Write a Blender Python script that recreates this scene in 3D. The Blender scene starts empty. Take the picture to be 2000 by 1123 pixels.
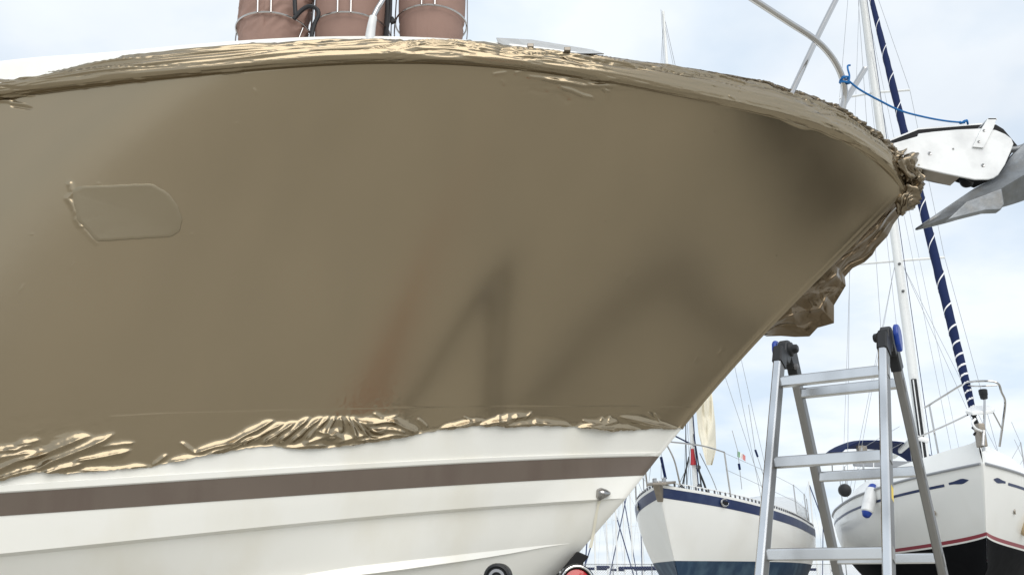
import bpy, math, random
import numpy as np
from mathutils import Vector, Matrix, noise as mnoise

random.seed(7)
SC = bpy.context.scene
COL = SC.collection
R = math.radians

# ------------------------------------------------------------------ camera
CAM_H = 1.6
PITCH = 17.5
FPX = 1800.0                                   # focal length in pixels of a 2000 px wide picture
cam = bpy.data.cameras.new("camera")
cam.sensor_width = 36.0
cam.lens = 36.0 * FPX / 2000.0
cam.clip_start = 0.05
cam.clip_end = 4000.0
cam_ob = bpy.data.objects.new("camera", cam)
COL.objects.link(cam_ob)
cam_ob.location = (0, 0, CAM_H)
cam_ob.rotation_euler = (R(90 + PITCH), 0, 0)
SC.camera = cam_ob

# ------------------------------------------------------------------ light
SUN_EL, SUN_AZ = 42.0, 168.0                   # azimuth clockwise from +Y: behind the camera, to the right
world = bpy.data.worlds.new("World")
SC.world = world
world.use_nodes = True
nt = world.node_tree
nt.nodes.clear()
def WN(t, **kw):
    n = nt.nodes.new(t)
    for k, v in kw.items():
        setattr(n, k, v)
    return n
sky = WN('ShaderNodeTexSky', sky_type='NISHITA', sun_disc=False)
sky.sun_elevation = R(SUN_EL)
sky.sun_rotation = R(SUN_AZ)
sky.air_density = 1.0
sky.dust_density = 1.0
sky.ozone_density = 1.0
tc = WN('ShaderNodeTexCoord')
sep = WN('ShaderNodeSeparateXYZ')
nt.links.new(tc.outputs['Generated'], sep.inputs[0])
# project the view direction on a cloud layer so that the clouds flatten towards the horizon
mx = WN('ShaderNodeMath', operation='MAXIMUM'); mx.inputs[1].default_value = 0.0
nt.links.new(sep.outputs[2], mx.inputs[0])
ad = WN('ShaderNodeMath', operation='ADD'); ad.inputs[1].default_value = 0.22
nt.links.new(mx.outputs[0], ad.inputs[0])
dx = WN('ShaderNodeMath', operation='DIVIDE'); nt.links.new(sep.outputs[0], dx.inputs[0]); nt.links.new(ad.outputs[0], dx.inputs[1])
dy = WN('ShaderNodeMath', operation='DIVIDE'); nt.links.new(sep.outputs[1], dy.inputs[0]); nt.links.new(ad.outputs[0], dy.inputs[1])
cmb = WN('ShaderNodeCombineXYZ')
nt.links.new(dx.outputs[0], cmb.inputs[0]); nt.links.new(dy.outputs[0], cmb.inputs[1])
cn = WN('ShaderNodeTexNoise'); cn.inputs['Scale'].default_value = 1.25; cn.inputs['Detail'].default_value = 7.0
cn.inputs['Roughness'].default_value = 0.52; cn.inputs['Distortion'].default_value = 0.35
nt.links.new(cmb.outputs[0], cn.inputs['Vector'])
cr = WN('ShaderNodeValToRGB')
cr.color_ramp.elements[0].position = 0.36; cr.color_ramp.elements[0].color = (0.80, 0.80, 0.80, 1)
cr.color_ramp.elements[1].position = 0.60; cr.color_ramp.elements[1].color = (0.97, 0.97, 0.97, 1)
nt.links.new(cn.outputs['Fac'], cr.inputs[0])
cn2 = WN('ShaderNodeTexNoise'); cn2.inputs['Scale'].default_value = 2.6; cn2.inputs['Detail'].default_value = 5.0
nt.links.new(cmb.outputs[0], cn2.inputs['Vector'])
cc = WN('ShaderNodeValToRGB')
cc.color_ramp.elements[0].position = 0.36; cc.color_ramp.elements[0].color = (6.7, 7.7, 8.8, 1)
cc.color_ramp.elements[1].position = 0.56; cc.color_ramp.elements[1].color = (8.45, 8.95, 9.4, 1)
nt.links.new(cn2.outputs['Fac'], cc.inputs[0])
mixc = WN('ShaderNodeMix', data_type='RGBA')
nt.links.new(cr.outputs[0], mixc.inputs[0])
nt.links.new(sky.outputs[0], mixc.inputs[6])
nt.links.new(cc.outputs[0], mixc.inputs[7])
bg = WN('ShaderNodeBackground'); bg.inputs[1].default_value = 0.088
nt.links.new(mixc.outputs[2], bg.inputs[0])
out = WN('ShaderNodeOutputWorld')
nt.links.new(bg.outputs[0], out.inputs[0])

sun = bpy.data.lights.new("sun", 'SUN')
sun.energy = 1.5
sun.angle = R(54)
sun.color = (1.0, 0.95, 0.88)
sun_ob = bpy.data.objects.new("sun", sun)
COL.objects.link(sun_ob)
_d = Vector((math.sin(R(SUN_AZ)) * math.cos(R(SUN_EL)), math.cos(R(SUN_AZ)) * math.cos(R(SUN_EL)), math.sin(R(SUN_EL))))
sun_ob.rotation_euler = _d.to_track_quat('Z', 'Y').to_euler()
sun_ob.location = (0, -10, 30)

vs = SC.view_settings
vs.view_transform = 'Standard'
vs.look = 'None'
vs.gamma = 1.0
vs.use_curve_mapping = False
vs.exposure = 0.42

# ------------------------------------------------------------------ helpers: image pixels to 3-D points and back
TH = R(PITCH)
def ray(px, py):
    px = np.asarray(px, float); py = np.asarray(py, float)
    u = (px - 1000.0) / FPX; v = (561.5 - py) / FPX
    return np.stack([u, math.cos(TH) - v * math.sin(TH), math.sin(TH) + v * math.cos(TH)], -1)
def at(px, py, Y):
    """the point of the place seen at px, py that lies Y metres ahead"""
    r = ray(px, py)
    k = np.asarray(Y, float) / r[..., 1]
    p = r * k[..., None]
    p[..., 2] += CAM_H
    return p
def image_px(P):  # image pixel coordinates of 3-D points
    P = np.asarray(P, float)
    x, y, z = P[..., 0], P[..., 1], P[..., 2] - CAM_H
    d = np.maximum(y * math.cos(TH) + z * math.sin(TH), 0.05)
    v = -y * math.sin(TH) + z * math.cos(TH)
    return 1000 + FPX * x / d, 561.5 - FPX * v / d
def V3(p):
    return np.array(p, float)

# ------------------------------------------------------------------ numpy noise
def _hash(ix, iy, seed):
    h = (ix.astype(np.int64) * 374761393 + iy.astype(np.int64) * 668265263 + seed * 974634777) & 0xffffffff
    h = ((h ^ (h >> 13)) * 1274126177) & 0xffffffff
    h = h ^ (h >> 16)
    return (h & 0xffff) / 32767.5 - 1.0
def vn(x, y, seed=0):
    x, y = np.broadcast_arrays(np.asarray(x, float), np.asarray(y, float))
    ix = np.floor(x); iy = np.floor(y)
    fx = x - ix; fy = y - iy
    fx = fx * fx * fx * (fx * (fx * 6 - 15) + 10); fy = fy * fy * fy * (fy * (fy * 6 - 15) + 10)
    a = _hash(ix, iy, seed); b = _hash(ix + 1, iy, seed); c = _hash(ix, iy + 1, seed); d = _hash(ix + 1, iy + 1, seed)
    return (a + (b - a) * fx) * (1 - fy) + (c + (d - c) * fx) * fy
def fbm(x, y, seed=0, o=4):
    s = 0; a = 1.0; t = 0
    for i in range(o):
        s = s + a * vn(np.asarray(x) * 2 ** i + 13.7 * i, np.asarray(y) * 2 ** i + 7.1 * i, seed + i); t += a; a *= 0.5
    return s / t
def ridged(x, y, seed=0, o=3):
    s = 0; a = 1.0; t = 0
    for i in range(o):
        s = s + a * (1 - 2 * np.abs(vn(np.asarray(x) * 2 ** i + 5.3 * i, np.asarray(y) * 2 ** i + 9.1 * i, seed + i))); t += a; a *= 0.5
    return s / t
def sstep(a, b, x):
    t = np.clip((np.asarray(x, float) - a) / (b - a), 0, 1)
    return t * t * (3 - 2 * t)

# ------------------------------------------------------------------ helpers: materials
def mat(name, col, rough=0.5, metal=0.0, var=0.0, vscale=6.0, bump=0.0, bscale=40.0, coat=0.0, spec=0.5, dirt=None, dscale=3.0, damt=0.5, streak=None):
    m = bpy.data.materials.new(name)
    m.use_nodes = True
    t = m.node_tree
    b = t.nodes['Principled BSDF']
    b.inputs['Roughness'].default_value = rough
    b.inputs['Metallic'].default_value = metal
    b.inputs['Specular IOR Level'].default_value = spec
    if coat:
        b.inputs['Coat Weight'].default_value = coat
        b.inputs['Coat Roughness'].default_value = 0.08
    tcn = t.nodes.new('ShaderNodeTexCoord')
    src = None
    base = t.nodes.new('ShaderNodeRGB'); base.outputs[0].default_value = (*col, 1)
    src = base.outputs[0]
    def noise_node(scale, detail=5.0, vec=None):
        n = t.nodes.new('ShaderNodeTexNoise')
        n.inputs['Scale'].default_value = scale; n.inputs['Detail'].default_value = detail
        t.links.new(vec if vec else tcn.outputs['Object'], n.inputs['Vector'])
        return n
    def mixto(src, c2, fac):
        mm = t.nodes.new('ShaderNodeMix'); mm.data_type = 'RGBA'
        t.links.new(fac, mm.inputs[0]); t.links.new(src, mm.inputs[6])
        mm.inputs[7].default_value = (*c2, 1)
        return mm.outputs[2]
    if var:
        n = noise_node(vscale, 5.0 if metal < 0.8 else 2.0)
        rp = t.nodes.new('ShaderNodeMapRange'); rp.inputs[1].default_value = 0.3; rp.inputs[2].default_value = 0.7
        rp.inputs[3].default_value = 0.0; rp.inputs[4].default_value = 1.0
        t.links.new(n.outputs['Fac'], rp.inputs[0])
        src = mixto(src, tuple(min(1, c * (1 - var)) for c in col), rp.outputs[0])
        rr = t.nodes.new('ShaderNodeMapRange'); rr.inputs[3].default_value = max(0.02, rough - 0.12 * min(1, var * 4)); rr.inputs[4].default_value = rough + 0.12 * min(1, var * 4)
        n2 = noise_node(vscale * 2.3, 5.0 if metal < 0.8 else 2.0); t.links.new(n2.outputs['Fac'], rr.inputs[0]); t.links.new(rr.outputs[0], b.inputs['Roughness'])
    if dirt:
        vec = None
        if streak:
            mp = t.nodes.new('ShaderNodeMapping'); mp.inputs['Scale'].default_value = streak
            t.links.new(tcn.outputs['Object'], mp.inputs[0]); vec = mp.outputs[0]
        n = noise_node(dscale, 8.0 if metal < 0.8 else 3.0, vec)
        rp = t.nodes.new('ShaderNodeMapRange'); rp.inputs[1].default_value = 0.48; rp.inputs[2].default_value = 0.75
        rp.inputs[3].default_value = 0.0; rp.inputs[4].default_value = damt
        t.links.new(n.outputs['Fac'], rp.inputs[0])
        src = mixto(src, dirt, rp.outputs[0])
    t.links.new(src, b.inputs['Base Color'])
    if bump:
        n = noise_node(bscale, 4.0)
        bp = t.nodes.new('ShaderNodeBump'); bp.inputs['Strength'].default_value = 1.0; bp.inputs['Distance'].default_value = bump
        t.links.new(n.outputs['Fac'], bp.inputs['Height']); t.links.new(bp.outputs[0], b.inputs['Normal'])
    return m

M = {}
M['film'] = mat('bronze_film', (0.310, 0.250, 0.165), 0.170, 0.84, var=0.05, vscale=1.3, bump=0.0010, bscale=2.2, coat=0.25, dirt=(0.275, 0.224, 0.150), dscale=1.2, damt=0.45, streak=(2.2, 2.2, 0.22))
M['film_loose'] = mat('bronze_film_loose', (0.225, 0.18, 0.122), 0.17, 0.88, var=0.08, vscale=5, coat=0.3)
M['film_patch'] = mat('bronze_film_patch', (0.292, 0.243, 0.166), 0.22, 0.84, var=0.05, vscale=2.5, bump=0.001, bscale=4)
M['film_back'] = mat('bronze_film_back', (0.135, 0.094, 0.050), 0.17, 0.72, var=0.10, vscale=5, coat=0.3)  # same film, the shade on the hanging skirt put into its colour
M['gel'] = mat('gelcoat', (0.85, 0.84, 0.79), 0.22, 0, var=0.03, vscale=1.5, coat=0.2, dirt=(0.64, 0.58, 0.42), dscale=1.3, damt=0.45, streak=(1.6, 1.6, 0.6))
M['stripe'] = mat('stripe_paint', (0.140, 0.110, 0.088), 0.30, 0, var=0.10, vscale=5, dirt=(0.102, 0.072, 0.058), dscale=2.6, damt=0.7, streak=(3, 3, 0.1))
M['inox'] = mat('stainless', (0.52, 0.51, 0.50), 0.14, 1.0, var=0.05, vscale=18)
M['chrome'] = mat('chrome', (0.78, 0.77, 0.75), 0.07, 1.0)
M['dark_chrome'] = mat('dark_chrome', (0.34, 0.33, 0.32), 0.10, 1.0)
M['alu'] = mat('aluminium', (0.70, 0.71, 0.72), 0.24, 1.0, var=0.04, vscale=5, bump=0.00008, bscale=50, dirt=(0.22, 0.215, 0.21), dscale=5, damt=0.7, streak=(1, 1, 0.35))
M['alu_web'] = mat('aluminium_web', (0.20, 0.198, 0.195), 0.42, 0.75, var=0.08, vscale=5, dirt=(0.09, 0.088, 0.085), dscale=7, damt=0.8, streak=(1, 1, 0.4))  # aluminium darkened to carry the shade of the stile sides
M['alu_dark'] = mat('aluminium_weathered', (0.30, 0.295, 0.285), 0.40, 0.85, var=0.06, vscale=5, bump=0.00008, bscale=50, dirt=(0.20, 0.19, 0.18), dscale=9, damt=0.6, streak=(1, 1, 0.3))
M['galv'] = mat('galvanised_steel', (0.25, 0.265, 0.28), 0.46, 0.6, var=0.30, vscale=16, bump=0.0015, bscale=45, dirt=(0.20, 0.19, 0.17), dscale=11, damt=0.75)
M['rubber'] = mat('black_rubber', (0.010, 0.010, 0.011), 0.6, 0, var=0.2, spec=0.25)
M['plastic'] = mat('dark_plastic', (0.022, 0.023, 0.025), 0.45, 0, spec=0.3, var=0.2, vscale=12, bump=0.0005, bscale=60)
M['blue_plastic'] = mat('blue_plastic', (0.008, 0.045, 0.30), 0.35, 0, var=0.1)
M['rope'] = mat('blue_rope', (0.01, 0.16, 0.45), 0.75, 0, var=0.2, vscale=60, bump=0.002, bscale=160)
M['cover'] = mat('fender_cloth', (0.345, 0.225, 0.185), 0.85, 0, var=0.12, vscale=6, bump=0.0008, bscale=150, spec=0.2)
M['poly'] = mat('white_polymer', (0.80, 0.81, 0.81), 0.35, 0, var=0.04, vscale=8, dirt=(0.45, 0.46, 0.47), dscale=7, damt=0.5)
M['hatch'] = mat('hatch_acrylic', (0.40, 0.40, 0.385), 0.3, 0, var=0.2, vscale=9, dirt=(0.25, 0.24, 0.22), dscale=14, damt=0.6)
M['black'] = mat('black_strap', (0.012, 0.012, 0.014), 0.6, 0)
M['red_lens'] = mat('red_lens', (0.45, 0.008, 0.010), 0.12, 0, coat=0.5)
M['yacht_white'] = mat('yacht_gelcoat', (0.87, 0.87, 0.845), 0.25, 0, var=0.03, vscale=1.2, coat=0.2, dirt=(0.64, 0.61, 0.52), dscale=1.1, damt=0.3, streak=(1, 1, 0.5))
M['navy'] = mat('navy_paint', (0.012, 0.028, 0.10), 0.35, 0, var=0.15, vscale=3, dirt=(0.10, 0.15, 0.28), dscale=3, damt=0.4)
M['navy_bottom'] = mat('navy_antifouling', (0.012, 0.045, 0.10), 0.6, 0, var=0.25, vscale=3, dirt=(0.09, 0.16, 0.22), dscale=3.2, damt=0.7, streak=(1, 1, 0.6))
M['black_bottom'] = mat('black_antifouling', (0.004, 0.0045, 0.006), 0.85, 0, var=0.2, vscale=3, spec=0.12)
M['grey_bottom'] = mat('grey_antifouling', (0.27, 0.26, 0.25), 0.6, 0, var=0.2, vscale=3)
M['red_line'] = mat('red_boot_top', (0.32, 0.05, 0.07), 0.4, 0, var=0.1)
M['navy_cloth'] = mat('navy_canvas', (0.010, 0.020, 0.075), 0.85, 0, var=0.15, vscale=4, spec=0.2)
M['white_tape'] = mat('white_tape', (0.80, 0.80, 0.80), 0.6, 0)
M['mast'] = mat('white_mast', (0.80, 0.81, 0.80), 0.35, 0, var=0.05, vscale=1.5, dirt=(0.5, 0.5, 0.48), dscale=2, damt=0.4, streak=(4, 4, 0.3))
M['sail'] = mat('cream_sailcloth', (0.74, 0.70, 0.58), 0.8, 0, var=0.06, vscale=4, spec=0.2)
M['wire'] = mat('rigging_wire', (0.35, 0.36, 0.37), 0.4, 0.6)
M['rail_wood'] = mat('toe_rail_metal', (0.10, 0.10, 0.11), 0.5, 0.3)
M['lead'] = mat('bow_fitting_metal', (0.34, 0.30, 0.25), 0.45, 0.6, var=0.2, vscale=12)
M['clear'] = mat('grey_window', (0.55, 0.57, 0.58), 0.2, 0, coat=0.3)
M['tan'] = mat('tan_fender', (0.50, 0.38, 0.22), 0.5, 0, var=0.1)
M['green'] = mat('flag_green', (0.22, 0.45, 0.25), 0.8)
M['white_cloth'] = mat('flag_white', (0.8, 0.8, 0.8), 0.8)
M['flag_red'] = mat('faded_flag_red', (0.62, 0.25, 0.24), 0.8)
M['red_cloth'] = mat('flag_red', (0.40, 0.03, 0.04), 0.8)
M['steel_dark'] = mat('trailer_steel', (0.17, 0.17, 0.175), 0.5, 0.3, var=0.2)
M['orange'] = mat('orange_plastic', (0.55, 0.17, 0.07), 0.5, 0, var=0.1)
M['rust'] = mat('rust_stain', (0.80, 0.76, 0.63), 0.4, 0)
M['yellow'] = mat('yellow_sticker', (0.75, 0.55, 0.05), 0.5)
M['grey_house'] = mat('grey_window_frame', (0.28, 0.29, 0.31), 0.4)

# ground: pale concrete hard-standing, worn
def ground_mat():
    m = bpy.data.materials.new('concrete_hard_standing'); m.use_nodes = True
    t = m.node_tree; b = t.nodes['Principled BSDF']; b.inputs['Roughness'].default_value = 0.85
    tcn = t.nodes.new('ShaderNodeTexCoord')
    n1 = t.nodes.new('ShaderNodeTexNoise'); n1.inputs['Scale'].default_value = 0.35; n1.inputs['Detail'].default_value = 8
    n2 = t.nodes.new('ShaderNodeTexNoise'); n2.inputs['Scale'].default_value = 40; n2.inputs['Detail'].default_value = 4
    for n in (n1, n2): t.links.new(tcn.outputs['Object'], n.inputs['Vector'])
    r1 = t.nodes.new('ShaderNodeValToRGB')
    r1.color_ramp.elements[0].position = 0.35; r1.color_ramp.elements[0].color = (0.41, 0.395, 0.35, 1)
    r1.color_ramp.elements[1].position = 0.65; r1.color_ramp.elements[1].color = (0.56, 0.535, 0.475, 1)
    t.links.new(n1.outputs['Fac'], r1.inputs[0])
    mm = t.nodes.new('ShaderNodeMix'); mm.data_type = 'RGBA'; mm.blend_type = 'MULTIPLY'; mm.inputs[0].default_value = 0.25
    t.links.new(r1.outputs[0], mm.inputs[6]); t.links.new(n2.outputs['Fac'], mm.inputs[7])
    t.links.new(mm.outputs[2], b.inputs['Base Color'])
    bp = t.nodes.new('ShaderNodeBump'); bp.inputs['Distance'].default_value = 0.004
    t.links.new(n2.outputs['Fac'], bp.inputs['Height']); t.links.new(bp.outputs[0], b.inputs['Normal'])
    return m
M['ground'] = ground_mat()

# ------------------------------------------------------------------ helpers: objects
WM = {}
def empty(name, loc, rz=0.0, label=None, cat=None, group=None, roll=0.0):
    o = bpy.data.objects.new(name, None); COL.objects.link(o)
    o.location = loc; o.rotation_euler = (roll, 0, rz)
    o.empty_display_size = 0.2
    WM[o.name] = Matrix.Translation(Vector(loc)) @ o.rotation_euler.to_matrix().to_4x4()
    tag(o, label, cat, group)
    return o
def tag(o, label=None, cat=None, group=None, kind=None):
    if label: o['label'] = label
    if cat: o['category'] = cat
    if group: o['group'] = group
    if kind: o['kind'] = kind
    return o

class MB:
    def __init__(s):
        s.v = []; s.f = []; s.n = 0
    def add(s, verts, faces):
        verts = np.asarray(verts, float).reshape(-1, 3)
        s.v.append(verts)
        o = s.n
        s.f.extend([tuple(i + o for i in f) for f in faces])
        s.n += len(verts)
    def grid(s, G, closed=False, flip=False):
        """G: rows x cols x 3"""
        G = np.asarray(G, float); r, c = G.shape[:2]
        fs = []
        for i in range(r - 1):
            for j in range(c - 1 + (1 if closed else 0)):
                a = i * c + j; b = i * c + (j + 1) % c; d = (i + 1) * c + j; e = (i + 1) * c + (j + 1) % c
                fs.append((a, d, e, b) if flip else (a, b, e, d))
        s.add(G.reshape(-1, 3), fs)
    def tube(s, pts, r, n=10, cap=True):
        pts = np.asarray(pts, float)
        m = len(pts)
        rr = np.full(m, r, float) if np.isscalar(r) else np.asarray(r, float)
        tan = np.gradient(pts, axis=0)
        tan /= np.linalg.norm(tan, axis=1)[:, None] + 1e-12
        up = np.array([0, 0, 1.0]) if abs(tan[0, 2]) < 0.9 else np.array([1.0, 0, 0])
        G = np.zeros((m, n, 3))
        x = np.cross(up, tan[0]); x /= np.linalg.norm(x)
        for i in range(m):
            x = x - tan[i] * np.dot(x, tan[i]); x /= np.linalg.norm(x) + 1e-12
            y = np.cross(tan[i], x)
            for k in range(n):
                a = 2 * math.pi * k / n
                G[i, k] = pts[i] + rr[i] * (math.cos(a) * x + math.sin(a) * y)
        s.grid(G, closed=True)
        if cap:
            o = s.n - m * n
            s.f.append(tuple(o + k for k in range(n))[::-1])
            s.f.append(tuple(o + (m - 1) * n + k for k in range(n)))
    def box(s, c, ax, ay, az, bev=0.0):
        """centre and three half-axis vectors; bev cuts the corners of the ax/ay section along az"""
        c, ax, ay, az = map(V3, (c, ax, ay, az))
        if bev <= 0:
            q = [c + i * ax + j * ay + k * az for k in (-1, 1) for j in (-1, 1) for i in (-1, 1)]
            s.add(q, [(0, 2, 3, 1), (4, 5, 7, 6), (0, 1, 5, 4), (2, 6, 7, 3), (0, 4, 6, 2), (1, 3, 7, 5)])
            return
        la, lb = np.linalg.norm(ax), np.linalg.norm(ay)
        pa, pb = 1 - bev / la, 1 - bev / lb
        prof = [(pa, -1), (1, -pb), (1, pb), (pa, 1), (-pa, 1), (-1, pb), (-1, -pb), (-pa, -1)]
        G = [[c + i * ax + j * ay + k * az for (i, j) in prof] for k in (-1, 1)]
        s.grid(np.array(G), closed=True)
        o = s.n - 16
        s.f.append(tuple(o + k for k in range(8))[::-1]); s.f.append(tuple(o + 8 + k for k in range(8)))
    def plate(s, poly, thick):
        """polygon of 3-D points extruded along the vector thick"""
        poly = np.asarray(poly, float); n = len(poly); t = V3(thick)
        o = s.n
        s.add(np.vstack([poly, poly + t]), [(i, (i + 1) % n, n + (i + 1) % n, n + i) for i in range(n)])
        s.f.append(tuple(o + i for i in range(n))[::-1]); s.f.append(tuple(o + n + i for i in range(n)))
    def lathe(s, c, axis, prof, n=24, cap=True):
        """prof: (along, radius)"""
        c, axis = V3(c), V3(axis); axis = axis / np.linalg.norm(axis)
        up = np.array([0, 0, 1.0]) if abs(axis[2]) < 0.9 else np.array([1.0, 0, 0])
        x = np.cross(up, axis); x /= np.linalg.norm(x); y = np.cross(axis, x)
        G = np.array([[c + axis * a + r * (math.cos(2 * math.pi * k / n) * x + math.sin(2 * math.pi * k / n) * y) for k in range(n)] for a, r in prof])
        s.grid(G, closed=True)
        if cap:
            o = s.n - len(prof) * n
            if prof[0][1] > 1e-6: s.f.append(tuple(o + k for k in range(n))[::-1])
            if prof[-1][1] > 1e-6: s.f.append(tuple(o + (len(prof) - 1) * n + k for k in range(n)))
    def build(s, name, m, parent=None, smooth=True, local=False, bevel=0.0, angle=38, kind=None, label=None, recalc=True):
        V = np.vstack(s.v) if s.v else np.zeros((0, 3))
        if parent is not None and not local:
            W = np.array(WM[parent.name].inverted())
            V = V @ W[:3, :3].T + W[:3, 3]
        me = bpy.data.meshes.new(name)
        me.from_pydata(V.tolist(), [], s.f)
        me.validate()
        if recalc:
            import bmesh
            bm = bmesh.new(); bm.from_mesh(me)
            bmesh.ops.remove_doubles(bm, verts=bm.verts, dist=1e-5)
            bmesh.ops.recalc_face_normals(bm, faces=bm.faces)
            bm.to_mesh(me); bm.free()
        me.materials.append(m)
        if smooth:
            me.shade_smooth()
            try: me.set_sharp_from_angle(angle=R(angle))
            except Exception: pass
        o = bpy.data.objects.new(name, me); COL.objects.link(o)
        if parent is not None:
            o.parent = parent
            WM[o.name] = WM[parent.name]
        if bevel:
            b = o.modifiers.new('bevel', 'BEVEL'); b.width = bevel; b.segments = 2; b.limit_method = 'ANGLE'
        if kind: o['kind'] = kind
        if label: o['label'] = label
        return o
def big_grid(name, G, m, parent, flip=False, extra=None, angle=180):
    """dense grid straight into a mesh (numpy), smooth shaded"""
    G = np.asarray(G, float); r, c = G.shape[:2]
    W = np.array(WM[parent.name].inverted())
    V = G.reshape(-1, 3) @ W[:3, :3].T + W[:3, 3]
    idx = np.arange(r * c).reshape(r, c)
    a, b, d, e = idx[:-1, :-1], idx[:-1, 1:], idx[1:, 1:], idx[1:, :-1]
    F = np.stack([a, e, d, b] if flip else [a, b, d, e], -1).reshape(-1)
    nf = len(F) // 4
    me = bpy.data.meshes.new(name)
    me.vertices.add(len(V)); me.vertices.foreach_set('co', V.ravel())
    me.loops.add(len(F)); me.loops.foreach_set('vertex_index', F.astype(np.int32))
    me.polygons.add(nf)
    me.polygons.foreach_set('loop_start', np.arange(0, nf * 4, 4, dtype=np.int32))
    me.update(calc_edges=True)
    me.materials.append(m)
    me.shade_smooth()
    o = bpy.data.objects.new(name, me); COL.objects.link(o)
    o.parent = parent
    WM[o.name] = WM[parent.name]
    return o
def spline(pts, n=40):
    """Catmull-Rom through 3-D points"""
    P = np.asarray(pts, float)
    P = np.vstack([2 * P[0] - P[1], P, 2 * P[-1] - P[-2]])
    k = len(P) - 3
    o = []
    for t in np.linspace(0, k, n):
        i = min(int(t), k - 1); u = t - i
        a, b, c, d = P[i:i + 4]
        o.append(0.5 * ((2 * b) + (-a + c) * u + (2 * a - 5 * b + 4 * c - d) * u ** 2 + (-a + 3 * b - 3 * c + d) * u ** 3))
    return np.array(o)
def pxs(lst, Y, n=40):
    """smooth space curve through surveyed points (px, py[, Y])"""
    P = [at(p[0], p[1], p[2] if len(p) > 2 else Y) for p in lst]
    return spline(P, n)
def resample(pts, n):
    P = np.asarray(pts, float); s = np.concatenate([[0], np.cumsum(np.hypot(*np.diff(P, axis=0).T))]); s /= s[-1]
    t = np.linspace(0, 1, n)
    return np.stack([np.interp(t, s, P[:, k]) for k in range(2)], -1)
def copy_tree(o, parent=None):
    c = o.copy(); COL.objects.link(c)
    if parent is not None: c.parent = parent
    for ch in list(o.children): copy_tree(ch, c)
    return c

# ================================================================== SETTING
g = MB(); g.add([(-900, -900, 0), (900, -900, 0), (900, 1500, 0), (-900, 1500, 0)], [(0, 1, 2, 3)])
tag(g.build('ground', M['ground'], smooth=False), kind='structure')

# ================================================================== MOTOR BOAT
YC = 5.10                                       # centre plane of the boat
XAFT = -7.4
boat = empty('motor_boat', (-2.5, YC, 0), 0, 'large motor boat with bronze film stretched over its white bow and a brown stripe', 'motor boat')

def bS(X):
    u = np.clip((2.40 - X) / 4.6, 0, 1)
    return 1.42 * (1 - (1 - u) ** 2.3)
_xl = 0.80
def bL(X):
    u = np.clip((_xl - X) / 4.7, 0, 1)
    return 1.38 * (1 - (1 - u) ** 1.85)
def solve(pts, bf, off=0.0):
    pts = np.asarray(pts, float)
    r = ray(pts[:, 0], pts[:, 1])
    Y = np.full(len(pts), YC - 0.6)
    for _ in range(60):
        X = r[:, 0] / r[:, 1] * Y
        Y = 0.5 * Y + 0.5 * (YC - np.maximum(bf(X) - off, 0.0))
    k = Y / r[:, 1]
    P = r * k[:, None]; P[:, 2] += CAM_H
    return P
def zcurve(P, deg):
    X, Z = P[:, 0], P[:, 2]
    c = np.polyfit(X, Z, deg)
    x0 = X.min(); z0 = np.polyval(c, x0); d0 = np.polyval(np.polyder(c), x0)
    def fz(x):
        x = np.asarray(x, float)
        return np.where(x >= x0, np.polyval(c, np.maximum(x, x0)), z0 + d0 * 1.2 * (1 - np.exp((x - x0) / 1.2)) * -1)
    return fz

S_px = [(0, 195), (120, 181), (250, 164), (375, 149), (500, 137), (600, 132), (740, 128), (900, 130), (1000, 134), (1100, 145), (1230, 170), (1400, 203), (1550, 240), (1650, 276), (1720, 318), (1766, 370)]
L_px = [(0, 948), (175, 937), (350, 926), (700, 905), (965, 893), (1150, 887), (1291, 883)]
T_px = [(0, 964), (350, 941), (700, 918), (965, 902), (1150, 896), (1285, 891)]
B_px = [(0, 1008), (350, 984), (700, 960), (965, 943), (1150, 934), (1256, 929)]
C_px = [(0, 1081), (350, 1046), (700, 1010), (965, 988), (1140, 979), (1224, 974)]
PS, PL, PT, PB, PC = solve(S_px, bS), solve(L_px, bL), solve(T_px, bL, 0.0), solve(B_px, bL, 0.02), solve(C_px, bL, 0.06)
zS, zL, zT, zB, zC = zcurve(PS, 6), zcurve(PL, 3), zcurve(PT, 3), zcurve(PB, 3), zcurve(PC, 3)
stem_px = [(1766, 370), (1746, 401), (1705, 441), (1664, 480), (1575, 562), (1500, 645), (1450, 704), (1335, 835), (1291, 883), (1285, 891), (1256, 929), (1224, 974), (1150, 1053), (1085, 1123)]
PST = at([p[0] for p in stem_px], [p[1] for p in stem_px], YC)
_cst = np.polyfit(PST[:, 2], PST[:, 0], 4)
stemX = lambda z: np.polyval(_cst, z)
XS0 = float(PST[0, 0]); ZS0 = float(PST[0, 2])
def stem_of(fz, x):
    for _ in range(30): x = float(stemX(float(fz(x))))
    return x
XL0, XT0, XB0, XC0 = (stem_of(f, x) for f, x in ((zL, 0.85), (zT, 0.8), (zB, 0.7), (zC, 0.6)))
def along(x0, a): return x0 + (XAFT - x0) * a
def edge_round(a): return 0.016 * (1 - np.exp(-np.asarray(a) / 0.0016))

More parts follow.
